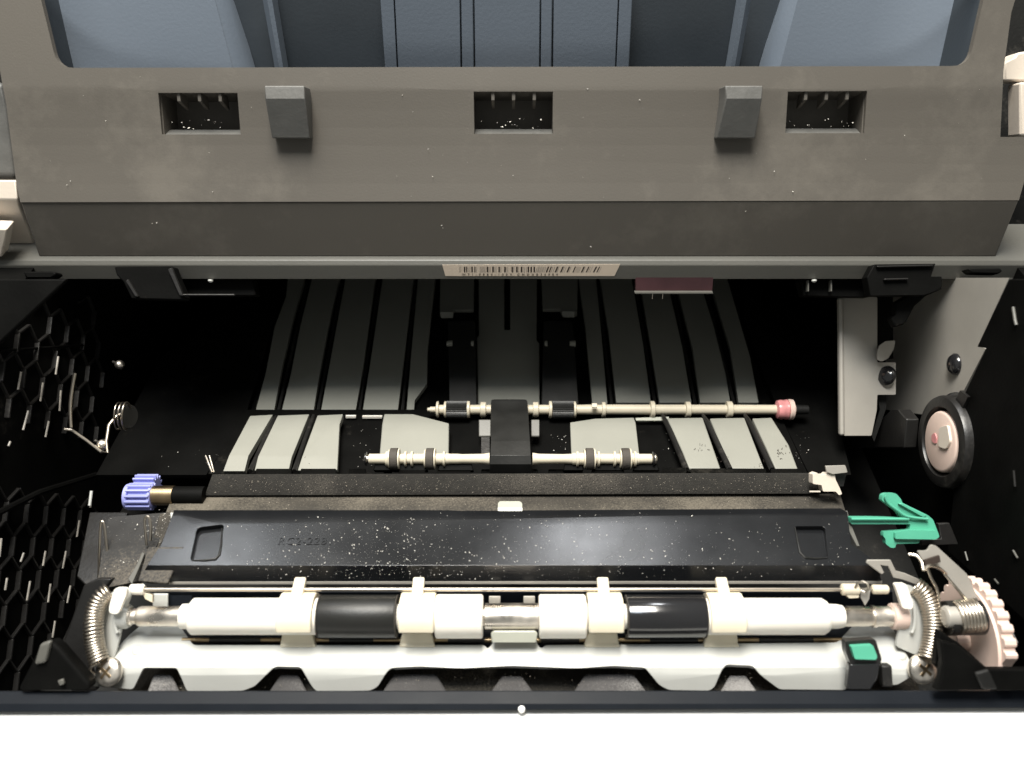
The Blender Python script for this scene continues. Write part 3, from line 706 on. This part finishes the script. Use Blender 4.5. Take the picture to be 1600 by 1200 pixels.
# raised rim line along the cut edge
# cheeks
lch = rnd([(172,926),(200,922),(204,930),(192,962),(188,990),(178,1030),(168,1022),(158,985),(160,948)], 6)
MB().sheet(lch, Dd(247), 1.2).build('end_cheek', M['frame'], mf, 'left curved end cheek', bevel=.3)
MB().sheet(rnd([(179,919),(198,919),(197,930),(184,960),(170,958),(171,945)], 5), Dd(243), 1.6).build('cheek_pad', M['white'], mf, 'white pad on the left cheek', bevel=.5, seg=3)
rch = rnd([(1398,915),(1425,915),(1445,935),(1449,965),(1443,1000),(1432,1024),(1400,1010),(1405,985),(1412,960)], 6)
MB().sheet(rch, Dd(247), 1.2).build('end_cheek', M['frame'], mf, 'right curved end cheek', bevel=.3)
MB().sheet(rnd([(1398,912),(1416,912),(1427,943),(1426,952),(1411,951)], 4), Dd(243), 1.6).build('cheek_pad', M['white'], mf, 'white pad on the right cheek', bevel=.5, seg=3)
for px, sg in ((190,1),(1418,-1)):
    g = MB(); c = atd(px, 963, 246)
    pts = [c + Vector((sg*1.5*math.cos(a)*.8 - sg*1.0, math.sin(a)*5*sp*1.0, math.sin(a)*5*cp)) for a in [R(-80 + 160*i/10) + (math.pi) for i in range(11)]]
    g.tube(pts, .5).build('bearing_clip', M['frame'], mf)
for px, py in ((214,1016),(1408,1024)):
    q = online(px, py, *FR[2:4]); MB().lathe([(0,1.6),(.25,1.6),(.5,1.1)], atd(px,py,q.length*.93) if False else online(px,py,FR[3],FR[4])+Vector((0,0,-.05)), (0,0,1), 20).build('pressed_dimple', M['frame'], mf)
MB().sheet([(1378,898),(1354,880),(1356,875),(1392,875),(1400,892),(1415,896),(1436,905),(1440,912),(1432,914),(1410,906),(1396,903),(1388,885),(1376,883),(1382,895)], Dd(256), 1).build('stepped_tab', M['sheet'], mf, bevel=.2)
MB().sheet([(767,990),(772,986),(836,986),(840,990),(838,1004),(768,1004)], Dd(246), 1.2).build('window_tab', M['clear'], mf, 'cloudy tab at the middle of the plate', bevel=.3)
# dusty floor with mounds below the frame
fb = thing('dusty_tray_floor', (0, 124, -240), 'dusty dark floor with low mounds below the zinc plate', 'floor tray')
MB().sheet([(190,1020),(1430,1020),(1440,1120),(180,1120)], [(112,-239.5),(150,-239.5)], 1.5).build('tray_floor', M['dusty'], fb)
for q in ([(225,1092),(240,1052),(268,1052),(286,1092)],[(412,1092),(438,1052),(466,1052),(486,1092)],[(590,1092),(614,1052),(682,1052),(706,1092)],[(758,1092),(784,1055),(816,1055),(842,1092)],
          [(888,1092),(914,1052),(990,1052),(1020,1092)],[(1118,1092),(1140,1054),(1166,1054),(1192,1092)]):
    MB().sheet(q, [(112,-232),(120,-231.5),(130,-234)], 4).build('floor_mound', M['mound'], fb, bevel=.8, seg=3)

# ================================================================== SCREWS, SPRINGS
def screw(px, py, d, r, ax, label, m='steel', hole=True, group=None):
    c = atd(px, py, d); a = Vector(ax).normalized()
    t = thing('screw', c, label, 'screw', group)
    prof = [(-4, r*.45), (-.5, r*.45), (-.5, r), (0, r*1.0), (r*.12, r*.97), (r*.24, r*.85), (r*.34, r*.6), (r*.39, r*.3), (r*.40, .01)]
    MB().lathe(prof, c, a, 32).build('screw_head', M[m], t, smooth=60)
    if hole:
        u = a.orthogonal().normalized(); v = a.cross(u); q = c + a*(r*.385)
        g = MB()
        for e, f_ in ((u, v), (v, u)):
            A = [q - e*r*.5 - f_*r*.1, q + e*r*.5 - f_*r*.1, q + e*r*.5 + f_*r*.1, q - e*r*.5 + f_*r*.1]
            g.add(A + [p + a*(.05 + (.02 if e is v else 0)) for p in A], [(0,1,2,3),(7,6,5,4),(0,4,5,1),(1,5,6,2),(2,6,7,3),(3,7,4,0)])
        g.build('cross_slot', M['ink'] if m != 'steel' else M['brass'], t, smooth=0)
    return t
screw(170,1050,243,4.2,(-.15,-.55,.8),'round steel screw at the front left end of the zinc frame')
screw(1441,1046,243,4.4,(.1,-.55,.8),'round steel screw at the front right end of the zinc frame')
def helix(path, R0, wr, turns, n=14):
    """coil round a polyline"""
    pts = [Vector(p) for p in path]; L = [0]
    for a, b in zip(pts, pts[1:]): L.append(L[-1] + (b-a).length)
    def at(s):
        for i in range(len(pts)-1):
            if s <= L[i+1] + 1e-9:
                t = (s - L[i])/(L[i+1]-L[i]); return pts[i].lerp(pts[i+1], t)
        return pts[-1]
    out = []; N = int(turns*n); u = None
    for k in range(N+1):
        s = L[-1]*k/N; p = at(s); t = (at(min(L[-1], s+.8)) - at(max(0, s-.8))).normalized()
        if u is None: u = t.orthogonal().normalized()
        u = (u - t*u.dot(t)).normalized(); w_ = t.cross(u); a = 2*math.pi*k/n
        out.append(p + (u*math.cos(a) + w_*math.sin(a))*R0)
    return out
def smooth_path(p, n=6):
    out = []
    for i in range(len(p)-1):
        p0 = Vector(p[max(0,i-1)]); p1 = Vector(p[i]); p2 = Vector(p[i+1]); p3 = Vector(p[min(len(p)-1,i+2)])
        for k in range(n):
            t = k/n; out.append(.5*((2*p1) + (p2-p0)*t + (2*p0-5*p1+4*p2-p3)*t*t + (3*p1-p0-3*p2+p3)*t**3))
    out.append(Vector(p[-1])); return out
def spring(path, R0, wr, turns, label, ends=()):
    p = smooth_path(path); o_ = MB().tube(helix(p, R0, wr, turns), wr, 6)
    for e in ends: o_.tube(smooth_path(e, 4), wr, 6)
    return tag(o_.build('coil_spring', M['wire'], None, smooth=60), label, 'spring')
spring([atd(x,y,d) for x,y,d in ((172,924,246),(158,935,245),(148,958,244),(146,985,243),(149,1010,243),(156,1036,242))], 2.5, .42, 23, 'curved coil spring hooked to the left screw of the zinc frame',
       ends=[[atd(156,1036,242), atd(145,1040,241), atd(141,1048,241), atd(148,1054,241)]])
spring([atd(x,y,d) for x,y,d in ((1430,915,247),(1444,928,246),(1454,950,245),(1458,975,244),(1456,1003,243),(1449,1030,242))], 2.5, .42, 24, 'curved coil spring hooked to the right screw of the zinc frame')

# right bracket, its torsion spring and the pink gear
br = thing('tension_bracket', atd(1480,900,262), 'tapering grey steel bracket with a hooked wire in front of the pink gear', 'bracket')
MB().sheet(rnd([(1434,861),(1450,861),(1455,852),(1462,852),(1511,897),(1536,953),(1531,962),(1524,958),(1506,935),(1479,897),(1458,886),(1444,880)], 4), Dd(247), 1).build('bracket_plate', M['sheet'], br, bevel=.25)
MB().sheet([(1444,876),(1468,868),(1470,878),(1446,886)], Dd(245), 1).build('bracket_notch', M['ink'], br)
MB().tube(smooth_path([atd(x,y,d) for x,y,d in ((1420,866,246),(1432,868,245),(1440,878,244),(1443,890,243),(1452,884,243),(1466,887,244),(1478,897,246))]), .5, 8).build('wire_hook', M['wire'], br)
MB().tube(smooth_path([atd(x,y,243) for x,y in ((1449,888),(1456,905),(1463,918),(1466,930),(1469,952))]), .42, 8).build('wire_leg', M['wire'], br)
MB().tube([atd(1475,896,245), atd(1514,942,243)], .4).build('wire_leg', M['wire'], br)
ts = spring([atd(x,y,240) for x,y in ((1494,964),(1506,963),(1518,962),(1530,960))], 4.3, .62, 7, 'fat coil spring on a grey peg in front of the pink gear')
MB().lathe([(0,2.2),(.5,3.2),(4,3.3),(4,4.0),(5,4.0)], atd(1474,964,240), (1,.0,.05), 20).build('spring_peg', M['sheet'], br, bevel=.2)
MB().lathe([(0,5.0),(10,5.0)], atd(1478,966,242), (1,0,.05), 28).build('spring_sleeve', M['black'], br)
def gear(name, c, r0, r1, teeth, x0, x1, m, label, hub=None, cat='gear', ph=0):
    t = thing(name, (x0, c[0], c[1]), label, cat); poly = []
    for i in range(teeth):
        for f_, r in ((-.38, r0), (-.27, r0*.25+r1*.75), (-.14, r1), (.14, r1), (.27, r0*.25+r1*.75), (.38, r0)):
            a = 2*math.pi*(i+f_+ph)/teeth; poly.append((max(c[0]+r*math.cos(a), 121.5 + (i+f_)*1e-3), c[1]+r*math.sin(a)))
    MB().extr(poly, x0, x1).build('gear_body', m, t, smooth=25, bevel=.2)
    return t
gc = atX(1512,1001,141)
pg_ = gear('pink_gear', (gc.y, gc.z), 18.3, 19.5, 30, 141.2, 144.6, M['pink'], 'large pale pink toothed gear at the lower right', ph=.2)
MB().lathe([(0,17.0),(1.2,17.3),(1.2,17.5)], (140.4,gc.y,gc.z), (1,0,0), 48).build('gear_web', M['pink'], pg_)
MB().lathe([(0,3),(5,3)], (136.5,gc.y,gc.z), (1,0,0), 20).build('gear_hub', M['pink'], pg_)
# black housing in front of the gear
hs = thing('gear_housing', atd(1520,1060,246), 'black moulded guard covering the foot of the pink gear', 'guard')
MB().sheet([(1470,1001),(1498,1009),(1545,1046),(1640,1046),(1640,1079),(1462,1079),(1470,1062),(1474,1035)], Dd(232), 3).build('guard_plate', M['blackw'], hs, bevel=.6, seg=3)
MB().sheet([(1468,985),(1500,1006),(1545,1046),(1480,1060),(1462,1040)], Dd(237), 3).build('guard_step', M['blackw'], hs, bevel=.5)
MB().sheet([(1524,1052),(1546,1046),(1560,1078),(1536,1078)], Dd(231), 2).build('guard_lug', M['blackm'], hs, bevel=.6)
MB().lathe([(0,1.6),(2,1.6),(2.4,1)], atd(1474,997,247), (-.4,-.5,.6), 16).build('guard_pin', M['sheet'], hs)

# green lever and green latch
gl = thing('green_lever', atd(1400,815,275), 'green plastic jam release lever with a long arm pointing left', 'lever')
MB().sheet(rnd([(1329,808),(1360,808),(1408,809),(1402,800),(1378,782),(1379,774),(1384,771),(1400,771),(1408,780),(1410,786),(1450,805),(1458,812),(1468,838),(1462,843),(1438,843),(1436,849),(1400,850),(1399,856),(1392,856),(1384,850),(1384,842),(1380,838),(1381,831),(1421,828),(1423,819),(1330,819)], 2.2, 2), Dd(272), 2.4).build('lever_body', M['green'], gl, bevel=.5, seg=3)
MB().sheet(rnd([(1399,832),(1420,828),(1464,829),(1468,839),(1462,843),(1399,842)], 2), Dd(270.4), 1.5).build('lever_rim', M['green'], gl, bevel=.4)
MB().tube(smooth_path([atd(x,y,271) for x,y in ((1383,775),(1388,786),(1402,797),(1418,807),(1450,811))]), .45).build('lever_ridge', M['green'], gl)
MB().sheet([(1404,787),(1411,786),(1449,805),(1444,809)], Dd(270.8), 1.2).build('lever_web', M['green'], gl, bevel=.3)
MB().tube([atd(1330,811,271.2), atd(1420,811,271.2)], .5).build('lever_ridge', M['green'], gl)
MB().sheet([(1466,818),(1484,817),(1498,851),(1440,853),(1440,845),(1470,842)], Dd(277), 2).build('lever_mount', M['black'], gl, bevel=.3)
gt = thing('green_latch', atd(1350,1020,240), 'small green square button in a black latch at the front right', 'latch')
MB().sheet(rnd([(1330,1010),(1364,1008),(1371,1026),(1369,1031),(1336,1030)], 2.5), Dd(236.5), 2.2).build('latch_button', M['green'], gt, bevel=.4, seg=3)
MB().sheet(rnd([(1321,1002),(1368,999),(1378,1030),(1374,1042),(1330,1040),(1322,1020)], 3), Dd(238.2), 3).build('latch_frame', M['black'], gt, bevel=.5)
MB().sheet([(1328,1038),(1376,1037),(1372,1062),(1362,1078),(1324,1078)], Dd(237.5), 3).build('latch_body', M['gloss'], gt, bevel=.6)
MB().sheet([(1378,1040),(1394,1040),(1396,1075),(1380,1075)], Dd(238.5), 3).build('latch_leg', M['black'], gt, bevel=.5)

# purple gear with its brass shaft
vd = 293; vp = atd(232,768,vd)
vg = thing('lavender_gear', vp, 'lavender toothed gear on a brassy shaft at the left', 'gear')
def gpoly(c, r0, r1, n, ph=0):
    o_ = []
    for i in range(n):
        for f_, r in ((-.32,r0),(-.17,r1),(.17,r1),(.32,r0)):
            a = 2*math.pi*(i+f_+ph)/n; o_.append((c[0]+r*math.cos(a), c[1]+r*math.sin(a)))
    return o_
cy, cz = row(776, vd)
MB().extr(gpoly((cy,cz), 3.5, 4.9, 14), X(203,vd), X(240,vd)).build('toothed_wheel', M['purple'], vg, smooth=25, bevel=.12)
MB().lathe([(0,3.6),(.3,4.6),(1.6,4.6),(1.9,3.6)], (X(198,vd),cy,cz), (1,0,0), 32).build('end_flange', M['purple'], vg, bevel=.1)
MB().lathe([(0,3.6),(.3,4.2),(1.2,4.2),(1.4,3.6)], (X(235,vd),cy,cz), (1,0,0), 32).build('end_flange', M['purple'], vg, bevel=.1)
cy2, cz2 = row(760, 300)
MB().extr(gpoly((cy2,cz2), 3.0, 4.5, 13, .3), X(213,300), X(246,300)).build('toothed_wheel', M['purple'], vg, smooth=25, bevel=.12)
MB().lathe([(0,3.5),(8.5,3.5)], (X(236,vd),cy+.2,cz+.4), (1,0,0), 32).build('brass_shaft', M['brass'], vg)
MB().lathe([(0,3.3),(12,3.3)], (X(268,vd),cy+.2,cz+.4), (1,0,0), 32).build('black_sleeve', M['blackw'], vg)

# pale carrier at the right end of the felt
wc = thing('cream_carrier', atd(1295,752,288), 'wear-marked cream carrier block at the right end of the felt strip', 'block')
MB().sheet(rnd([(1270,741),(1276,738),(1280,742),(1289,742),(1292,739),(1304,740),(1306,750),(1312,762),(1316,772),(1311,774),(1306,768),(1286,768),(1284,758),(1270,756)], 1.5, 2), Dd(287), 4).build('carrier_body', M['shell'], wc, bevel=.4)
MB().sheet([(1290,728),(1321,727),(1325,738),(1300,741),(1292,738)], Dd(286), 1).build('carrier_plate', M['sheet'], wc, bevel=.2)
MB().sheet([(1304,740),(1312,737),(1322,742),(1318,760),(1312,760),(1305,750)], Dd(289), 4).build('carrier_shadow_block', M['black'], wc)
MB().sheet([(1265,767),(1282,767),(1282,769),(1265,769)], Dd(286), .5).build('carrier_rim', M['shell'], wc)

# ================================================================== RIGHT STEEL PLATE AND KNOB
rp = thing('side_plate', (158, 270, -230), 'grey steel side plate with bent flange inside the right of the cavity', 'plate')
MB().xslab([(1400,434),(1577,434),(1576,436),(1528,540),(1540,545),(1505,612),(1500,640),(1460,650),(1385,640),(1384,640),(1384,434)], 163, 1.2).build('plate_sheet', M['sheet'], rp)
fl = rnd([(1314,464),(1371,464),(1371,566),(1400,566),(1400,617),(1371,617),(1370,642),(1362,681),(1318,681)], 2, 2)
MB().sheet(fl, Dd(325), 1.0).build('plate_flange', M['sheet'], rp, bevel=.2)
MB().sheet([(1371,455),(1395,455),(1396,560),(1371,566)], Dd(329), .8).build('plate_channel', M['blackw'], rp)
MB().sheet([(1311,464),(1319,464),(1321,681),(1313,681)], Dd(323.5), 3).build('flange_bend', M['sheet'], rp, bevel=1.2, seg=4)
MB().sheet(rnd([(1371,550),(1374,540),(1384,533),(1399,532),(1397,545),(1388,560),(1378,565),(1371,562)], 2), Dd(322), .8).build('bent_lug', M['sheet'], rp, bevel=.2)
MB().sheet([(1375,640),(1371,617),(1386,617),(1384,640),(1366,690),(1362,681)], Dd(329), .5).build('plate_slot', M['blackm'], rp)
for px, py, X_ , lab in ((1385,587,157,'black round head screw on the steel flange'),(1493,569,163,'black round head screw on the steel side plate')):
    p = atX(px, py, X_-.2) if X_ == 163 else atd(px, py, 324.6); ax_ = (-1,0,0) if X_ == 163 else (-.75,-.3,.55); t = thing('screw', p, lab, 'screw')
    MB().lathe([(-1,1.6),(0,4.0),(.6,4.0),(1.8,3.0),(2.3,1.2),(2.3,.3)], p, ax_, 24).build('screw_head', M['gloss'], t, smooth=50)
    MB().lathe([(0,.7),(.3,.6)], p+Vector(ax_).normalized()*2.2, ax_, 6).build('socket', M['ink'], t)
# right black outer wall in front of the plate
ow = thing('right_inner_wall', (160, 200, -240), 'black moulded wall with slanting edge at the right of the cavity', 'wall panel')
MB().xslab([(1600,436),(1576,436),(1526,542),(1540,544),(1508,612),(1500,614),(1495,625),(1497,700),(1480,860),(1700,1060),(1760,700),(1720,436)], 155, 4).build('wall_panel', M['blackw'], ow, bevel=.4)
MB().xslab([(1380,640),(1495,640),(1500,1000),(1440,1000),(1380,870),(1330,800),(1318,681)], 168, 3).build('wall_lower', M['blackw'], ow, bevel=.4)
MB().tube([atX(1583,480,154.6), atX(1586,500,154.6), atX(1588,508,154.6)], .5).build('wall_peg', M['beam'], ow)
for a in (((1580,985),(1590,1005)),((1584,735),(1586,760))):
    MB().tube([atX(a[0][0],a[0][1],154), atX(a[1][0],a[1][1],154)], .35).build('wall_nib', M['black'], ow)
MB().xslab([(1362,681),(1372,660),(1392,640),(1404,640),(1416,655),(1412,700),(1340,700),(1330,681)], 150, 5).build('wall_ramp', M['black'], ow, bevel=.5)
for a, b, c_, d_ in ((1508,862,1512,876),(1583,860,1590,872),(1554,905,1560,912)):
    MB().tube([atX(a,b,154.4), atX(c_,d_,154.4)], .3).build('wall_nib', M['beam'], ow)
kc = atX(1468,690,152)
kn = thing('drive_coupling', kc, 'round black drive coupling with a pale pink disc on the right wall', 'coupling')
MB().lathe([(-16,16.5),(-1.5,16.5),(-.3,16),(0,15.3),(0,12.5),(-2,11.6),(-9,11.2)], kc, (-1,0,0), 64).build('coupling_ring', M['black'], kn, smooth=40)
MB().lathe([(-8,15),(-7.4,17.4),(-5.8,17.6),(-5.4,16)], kc, (-1,0,0), 64).build('coupling_flange', M['gloss'], kn, smooth=40)
MB().lathe([(-6,11.0),(-.6,10.9),(-.2,10.6),(0,10.0),(0,.1)], kc, (-1,0,0), 56).build('pink_disc', M['pink'], kn, smooth=40)
MB().xslab(rnd([(1467,668),(1480,664),(1484,690),(1478,702),(1466,698)], 4), 151.2, 1).build('disc_facet', M['shell'], kn, bevel=.3)
MB().xslab(rnd([(1455,680),(1460,676),(1463,684),(1462,694),(1456,690)], 3), 151.6, .5).build('grease_mark', M['magenta'], kn)
g = MB().xslab([(1500,610),(1512,620),(1500,645),(1490,630)], 154, 3)
g.build('coupling_key', M['black'], kn)

# ================================================================== LATCHES UNDER THE BEAM
def latch(pts, d, label, extra=()):
    c = atd(sum(p[0] for p in pts)/len(pts), sum(p[1] for p in pts)/len(pts), d)
    t = thing('beam_latch', c, label, 'latch')
    MB().sheet(pts, Dd(d), 5).build('latch_body', M['blackw'], t, bevel=.5)
    for e, m in extra: MB().sheet(e, Dd(d-1.6), 1.4).build('latch_rib', M[m], t, bevel=.3)
    return t
latch([(178,417),(270,416),(275,430),(284,450),(290,466),(285,469),(205,467),(192,440),(182,430)], 293, 'black plastic latch hanging under the beam at the left',
      [([(196,438),(200,436),(216,463),(212,464)],'black'),([(262,420),(268,418),(286,462),(281,462)],'black'),([(284,459),(366,459),(366,462),(285,462)],'black')])
latch([(1355,433),(1366,413),(1462,412),(1455,432),(1472,432),(1472,448),(1462,455),(1445,461),(1360,462)], 293, 'black plastic latch hanging under the beam at the right',
      [([(1382,435),(1420,434),(1420,437),(1382,438)],'black'),([(1370,415),(1460,413),(1457,416),(1372,418)],'black')])
latch([(35,424),(84,424),(88,428),(82,433),(40,433)], 293, 'flat dark catch at the far left end of the beam')
latch([(1512,420),(1564,419),(1567,424),(1560,428),(1520,427)], 293, 'flat dark catch at the far right end of the beam')
ck = thing('curved_hook', atd(1420,480,300), 'black curved hook reaching down in front of the steel plate', 'hook')
MB().sheet([(1430,455),(1472,445),(1472,452),(1448,462),(1430,478),(1418,500),(1412,508),(1406,508),(1400,512),(1392,498),(1400,492),(1400,472)], Dd(300), 4).build('hook_body', M['blackw'], ck, bevel=.6)
bx = thing('harness_box', atd(330,450,310), 'flat dark box under the left half of the beam', 'box')
MB().sheet([(285,436),(395,436),(400,461),(290,462)], Dd(306), 6).build('box_body', M['blackw'], bx, bevel=.5)
bx2 = thing('harness_box', atd(1310,450,310), 'flat dark box under the right half of the beam', 'box')
MB().sheet([(1250,436),(1360,434),(1360,464),(1256,462)], Dd(306), 6).build('box_body', M['blackw'], bx2, bevel=.5)
for px in (1262, 1298): MB().sheet([(px,438),(px+2,438),(px+2,455),(px,455)], Dd(303), 2).build('box_rib', M['beam'], bx2)

# ================================================================== LEFT WALL HARDWARE
wsn = thing('wall_torsion_spring', atX(180,670,-158), 'bent wire torsion spring on the left black wall', 'spring')
ww = [atd(x,y,d) for x,y,d in ((101,671,292),(112,672,292),(135,688,294),(158,706,295),(168,707,295),(166,690,296),(170,664,298),(182,650,300),(190,646,301))]
MB().tube(ww, .6, 10).build('wire_arm', M['wire'], wsn)
g = MB()
for k in range(3):
    c = atd(197-k*6, 650, 303)
    g.tube([c + Vector((math.sin(a)*1.0, math.cos(a)*5.6*.75, math.sin(a)*5.6)) for a in [2*math.pi*i/28 for i in range(29)]], .42 if k == 0 else .3, 8)
g.build('wire_coil', M['wire'], wsn, smooth=60)
MB().tube(smooth_path([atd(x,y,290) for x,y in ((117,583),(113,605),(110,630),(110,650),(111,668))]), .55, 8).build('wire_bow', M['wire'], wsn)
MB().lathe([(0,4.6),(2,4.4),(2,3)], atd(195,650,306), (1,-.3,.2), 24).build('coil_post', M['black'], wsn)
def ball(px, py, d, r, label, m='steel'):
    c = atd(px, py, d)
    prof = [(-r*math.cos(math.pi*i/10), r*math.sin(math.pi*i/10)) for i in range(11)]
    g = MB().lathe(prof, c, (-.2,-.6,.7), 20)
    g.tube([c, c + Vector((-4,3,-1))], .5)
    return tag(g.build('steel_stud', M[m], None, smooth=60), label, 'stud')
ball(160,695,297,2.0,'round steel stud behind the bent wire on the left wall')
ball(187,570,325,1.9,'small shiny steel stud high on the left wall')
# honeycomb foot block, left bottom corner
lf = thing('corner_block', atd(80,1050,240), 'scuffed dark grey moulded block in the lower left corner', 'block')
MB().sheet([(26,1079),(46,1040),(62,1008),(80,1002),(92,1012),(138,1066),(140,1079)], Dd(236), 5).build('block_body', M['blackw'], lf, bevel=1.2, seg=4)
MB().sheet([(62,1006),(79,1001),(70,1036),(52,1040)], Dd(234.6), 2).build('block_ridge', M['beam'], lf, bevel=.8, seg=3)
MB().sheet([(89,1064),(98,1061),(100,1069),(93,1072)], Dd(234.4), 1).build('block_chip', M['beam'], lf, bevel=.3)
# dusty left bracket area
db = thing('dusty_bracket', atZ(210,860,-232), 'dust coated black bracket with looped wires left of the cover plate', 'bracket')
MB().sheet([(170,808),(268,800),(246,850),(215,908),(150,922),(160,860)], [(145,-226),(165,-223),(185,-228)], 3).build('bracket_plate', M['dusty2'], db, bevel=.5)
MB().sheet([(250,802),(270,800),(262,830),(240,868),(228,880),(236,850)], [(145,-222),(185,-226)], 2).build('bracket_web', M['dusty'], db, bevel=.4)
MB().sheet([(200,905),(212,885),(222,862),(226,864),(216,890),(206,912)], [(145,-220),(185,-224)], 1).build('bracket_tongue', M['beam'], db, bevel=.2)
MB().sheet([(140,800),(200,800),(160,915),(140,920),(120,900)], [(145,-230),(185,-232)], 2).build('bracket_base', M['black'], db, bevel=.3)
for pth in (((154,912),(155,870),(157,822),(160,815),(163,822),(166,848),(169,876)), ((229,852),(227,830),(226,812),(230,807),(234,812),(236,830),(235,845))):
    MB().tube(smooth_path([atd(x,y,272) for x,y in pth], 4), .42, 8).build('wire_loop', M['wire'], db)
MB().tube([atd(267,803,286), atd(286,803,286)], .5).build('wire_pin', M['frame'], db)
MB().tube([atd(268,804,285.5), atd(270,820,284)], .4).build('wire_pin', M['frame'], db)
MB().tube([atd(143,767,285), atd(140,790,284)], .5).build('wire_pin', M['frame'], db)
MB().sheet([(130,915),(150,905),(175,905),(160,925),(140,960),(138,1040),(150,1080),(110,1080),(100,1000)], Dd(258), 3).build('bracket_cheek', M['black'], db, bevel=.5)
# small rods left of the guide
for a in (((321,712),(331,738)),((327,712),(334,738))):
    MB().tube([atd(a[0][0],a[0][1],305), atd(a[1][0],a[1][1],303)], .35).build('side_pin', M['steel'], pg)

# ================================================================== DUST
def speck(g, p, s):
    a = random.random()*6.28; e = Vector((math.cos(a), math.sin(a), 0))*s*random.uniform(.7,1.9); f_ = Vector((-math.sin(a), math.cos(a), 0))*s*.7; u = Vector((0,-.3,1))*s*.7
    g.add([p+e, p+f_, p-e, p-f_, p+u], [(0,1,4),(1,2,4),(2,3,4),(3,0,4),(3,2,1,0)])
g = MB()
for _ in range(2100):
    mode = random.random()
    if mode < .35: x, y = random.gauss(580,90), random.uniform(808,905)
    elif mode < .5: x, y = random.gauss(860,90), random.uniform(800,905)
    else: x, y = random.uniform(300,1330), random.triangular(800,908,885)
    if not 290 < x < 1330: continue
    if 295 < x < 352 and y < 878 and y > 818: continue
    if 1240 < x < 1296 and 820 < y < 876: continue
    for i in range(len(CP)-1):
        pa, pb_ = pyof(CP[i]), pyof(CP[i+1])
        if pb_ <= y <= pa:
            speck(g, online(x, y, CP[i], CP[i+1]) + Vector((0,-.02,.05)), (random.random()**6*.21 + .034)); break
g.build('paper_dust', M['speck'], bc, smooth=0, kind='stuff')
g = MB()
for _ in range(70):
    x, y = random.uniform(60,1540), random.uniform(118,310)
    if any(a-4 < x < b+4 and y < 220 for a, b in ((240,380),(408,500),(735,870),(1108,1196),(1222,1360))): continue
    speck(g, online(x, y, A1, A2) + Vector((0,-.08,.04)), random.random()**3*.22+.05)
for x, y in ((690,352),(692,356),(245,348),(238,349),(1165,330),(923,385)): speck(g, online(x, y, A0, A1)+Vector((0,-.1,0)), .25)
for sl_ in slots:
    for _ in range(16):
        x = random.uniform(sl_[3][0]+8, sl_[2][0]-8); y = random.uniform(190,206)
        speck(g, online(x, y, A1, A2) + Vector((0,.889,-.457))*random.uniform(2.5,4)+Vector((0,0,1.2)), random.random()**2*.3+.08)
g.build('paper_dust', M['speck'], cov, smooth=0, kind='stuff')
g = MB()
for _ in range(90):
    x, y = random.choice([(random.uniform(1035,1060),random.uniform(660,720)),(random.uniform(860,890),random.uniform(680,715)),(random.uniform(1240,1265),random.uniform(680,730)),(random.uniform(250,350),random.uniform(700,735)),(random.uniform(545,590),random.uniform(660,730))])
    speck(g, online(x, y, (205,-237.8), (240.4,-239.8)) + Vector((0,0,.2)), random.random()**3*.25+.06)
g.build('paper_dust', M['speck'], pg, smooth=0, kind='stuff')
g = MB()
for _ in range(420):
    if random.random() < .6:
        t = random.random(); x = 262 - 45*t + random.gauss(0,9); y = 800 + 75*t + random.gauss(0,7)
    else: x, y = random.uniform(160,255), random.uniform(806,900)
    speck(g, online(x, y, (145,-221.7), (185,-225.7)), random.random()**6*.22+.035)
g.build('paper_dust', M['speck'], db, smooth=0, kind='stuff')
g = MB()
for _ in range(2200):
    x, y = random.uniform(335,1270), random.uniform(743,770)
    speck(g, online(x, y, (193.5,-224.3), (199,-223.1)), random.random()**5*.14+.03)
for _ in range(700):
    x, y = random.uniform(275,1310), random.uniform(776,796)
    speck(g, online(x, y, (186,-225.5), (193,-227.7)), random.random()**5*.16+.03)
g.build('paper_dust', M['dustb'], lg, smooth=0, kind='stuff')
g = MB()
for _ in range(420):
    x, y = random.uniform(225,1180), random.uniform(1050,1077)
    speck(g, online(x, y, (112,-231.8), (120,-231.3)), random.random()**4*.12+.03)
g.build('paper_dust', M['dustb'], fb, smooth=0, kind='stuff')
